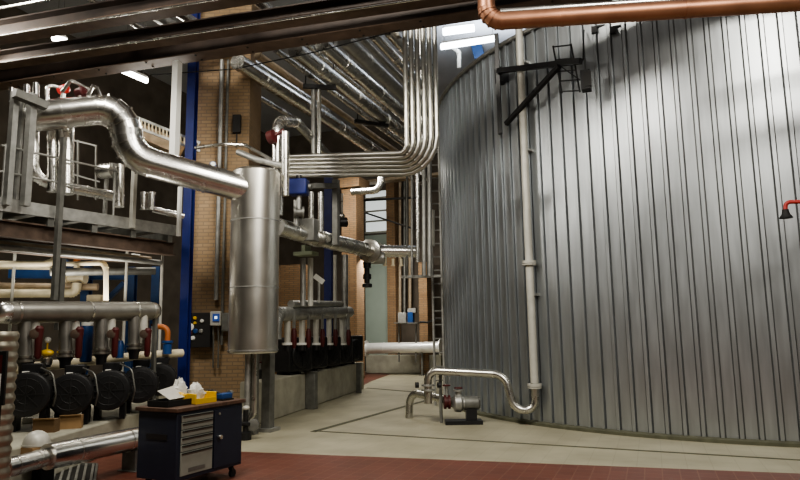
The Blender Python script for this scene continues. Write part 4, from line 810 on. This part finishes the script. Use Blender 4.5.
tubelamp(D(443, 32, 19), D(474, 28, 19), 'upper bright lamp in the gap above the tank rim', 'lampcool', r=.11)
tubelamp(D(441, 47, 18), D(496, 38.5, 18.2), 'lower long bright lamp above the tank rim', 'lampcool', r=.085)
q = MB(); q.bar(D(470, 20, 21), D(480, 58, 21), .35, .2); solo(q, 'roof_brace', 'bluelight', 'blue slanting roof brace behind the lamps above the tank', 'brace')
pipe('roof_pipe', 'short pale pipe stub above the tank rim below the lamps', 'pipe', [D(459, 68, 18.5), D(459, 52, 18.5), D(452, 47, 18.5)], .06, 'white', band=0)
# ================================================================== LIGHTS
def area(loc, tgt, sx, sy, energy, col=(1, .95, .85), spread=None):
    l = bpy.data.lights.new('area', 'AREA'); l.shape = 'RECTANGLE'; l.size = sx; l.size_y = sy; l.energy = energy; l.color = col
    o = bpy.data.objects.new('area_light', l); COL.objects.link(o); o.location = loc
    o.rotation_euler = (Vector(tgt)-Vector(loc)).to_track_quat('-Z', 'Y').to_euler(); return o
area((-3.0, 4.5, 9.6), (2.5, 13, 2), 3.0, 1.5, 520)
area((4.6, .5, 9.6), (7, 10, 2), 3.0, 1.5, 520)
area((1.5, 1.5, 6.4), (5, 11, 6.5), 5.0, 1.6, 70)
area((-1.0, 8.8, 6.5), (-1.6, 12.0, 0), 2.0, .6, 85)
area((-8.0, 10.5, 7.2), (-5.0, 11.0, 4.4), 2.2, .5, 190)
area((-5.2, 14.2, 6.8), (-4.5, 11.4, 4.4), 2.0, .35, 110)
area((-1.6, 22.0, 7.5), (-1.2, 23.5, 0), 2.6, .6, 230)
area((-.6, 24.6, 4.6), (-.4, 26.2, 1.0), 1.6, .4, 110)
area((3.0, 19.0, 10.6), (3, 19, 12), 3, 1.5, 130, (.85, .92, 1))
area((-6.0, 11.6, 2.4), (-6.0, 11.6, 4), 2.4, .5, 40)
area((-7.5, 14, 3.0), (-7.5, 13.5, 0), 1.8, .4, 45)
w = bpy.data.worlds.new('world'); S.world = w; w.use_nodes = True
w.node_tree.nodes['Background'].inputs[0].default_value = (.9, .9, .85, 1); w.node_tree.nodes['Background'].inputs[1].default_value = .03
# ------------------------------------------------------------------ camera
cam = bpy.data.cameras.new('camera'); cam.sensor_width = 36; cam.lens = 36*F/800; cam.clip_end = 200
co = bpy.data.objects.new('camera', cam); COL.objects.link(co); co.location = EYE; co.rotation_euler = (Matrix.Rotation(PI/2+PITCH, 3, 'X') @ Matrix.Rotation(-ROLL, 3, 'Z')).to_euler(); S.camera = co
S.view_settings.view_transform = 'AgX'
try: S.view_settings.look = 'AgX - Medium High Contrast'
except Exception: pass
S.view_settings.exposure = 0.3
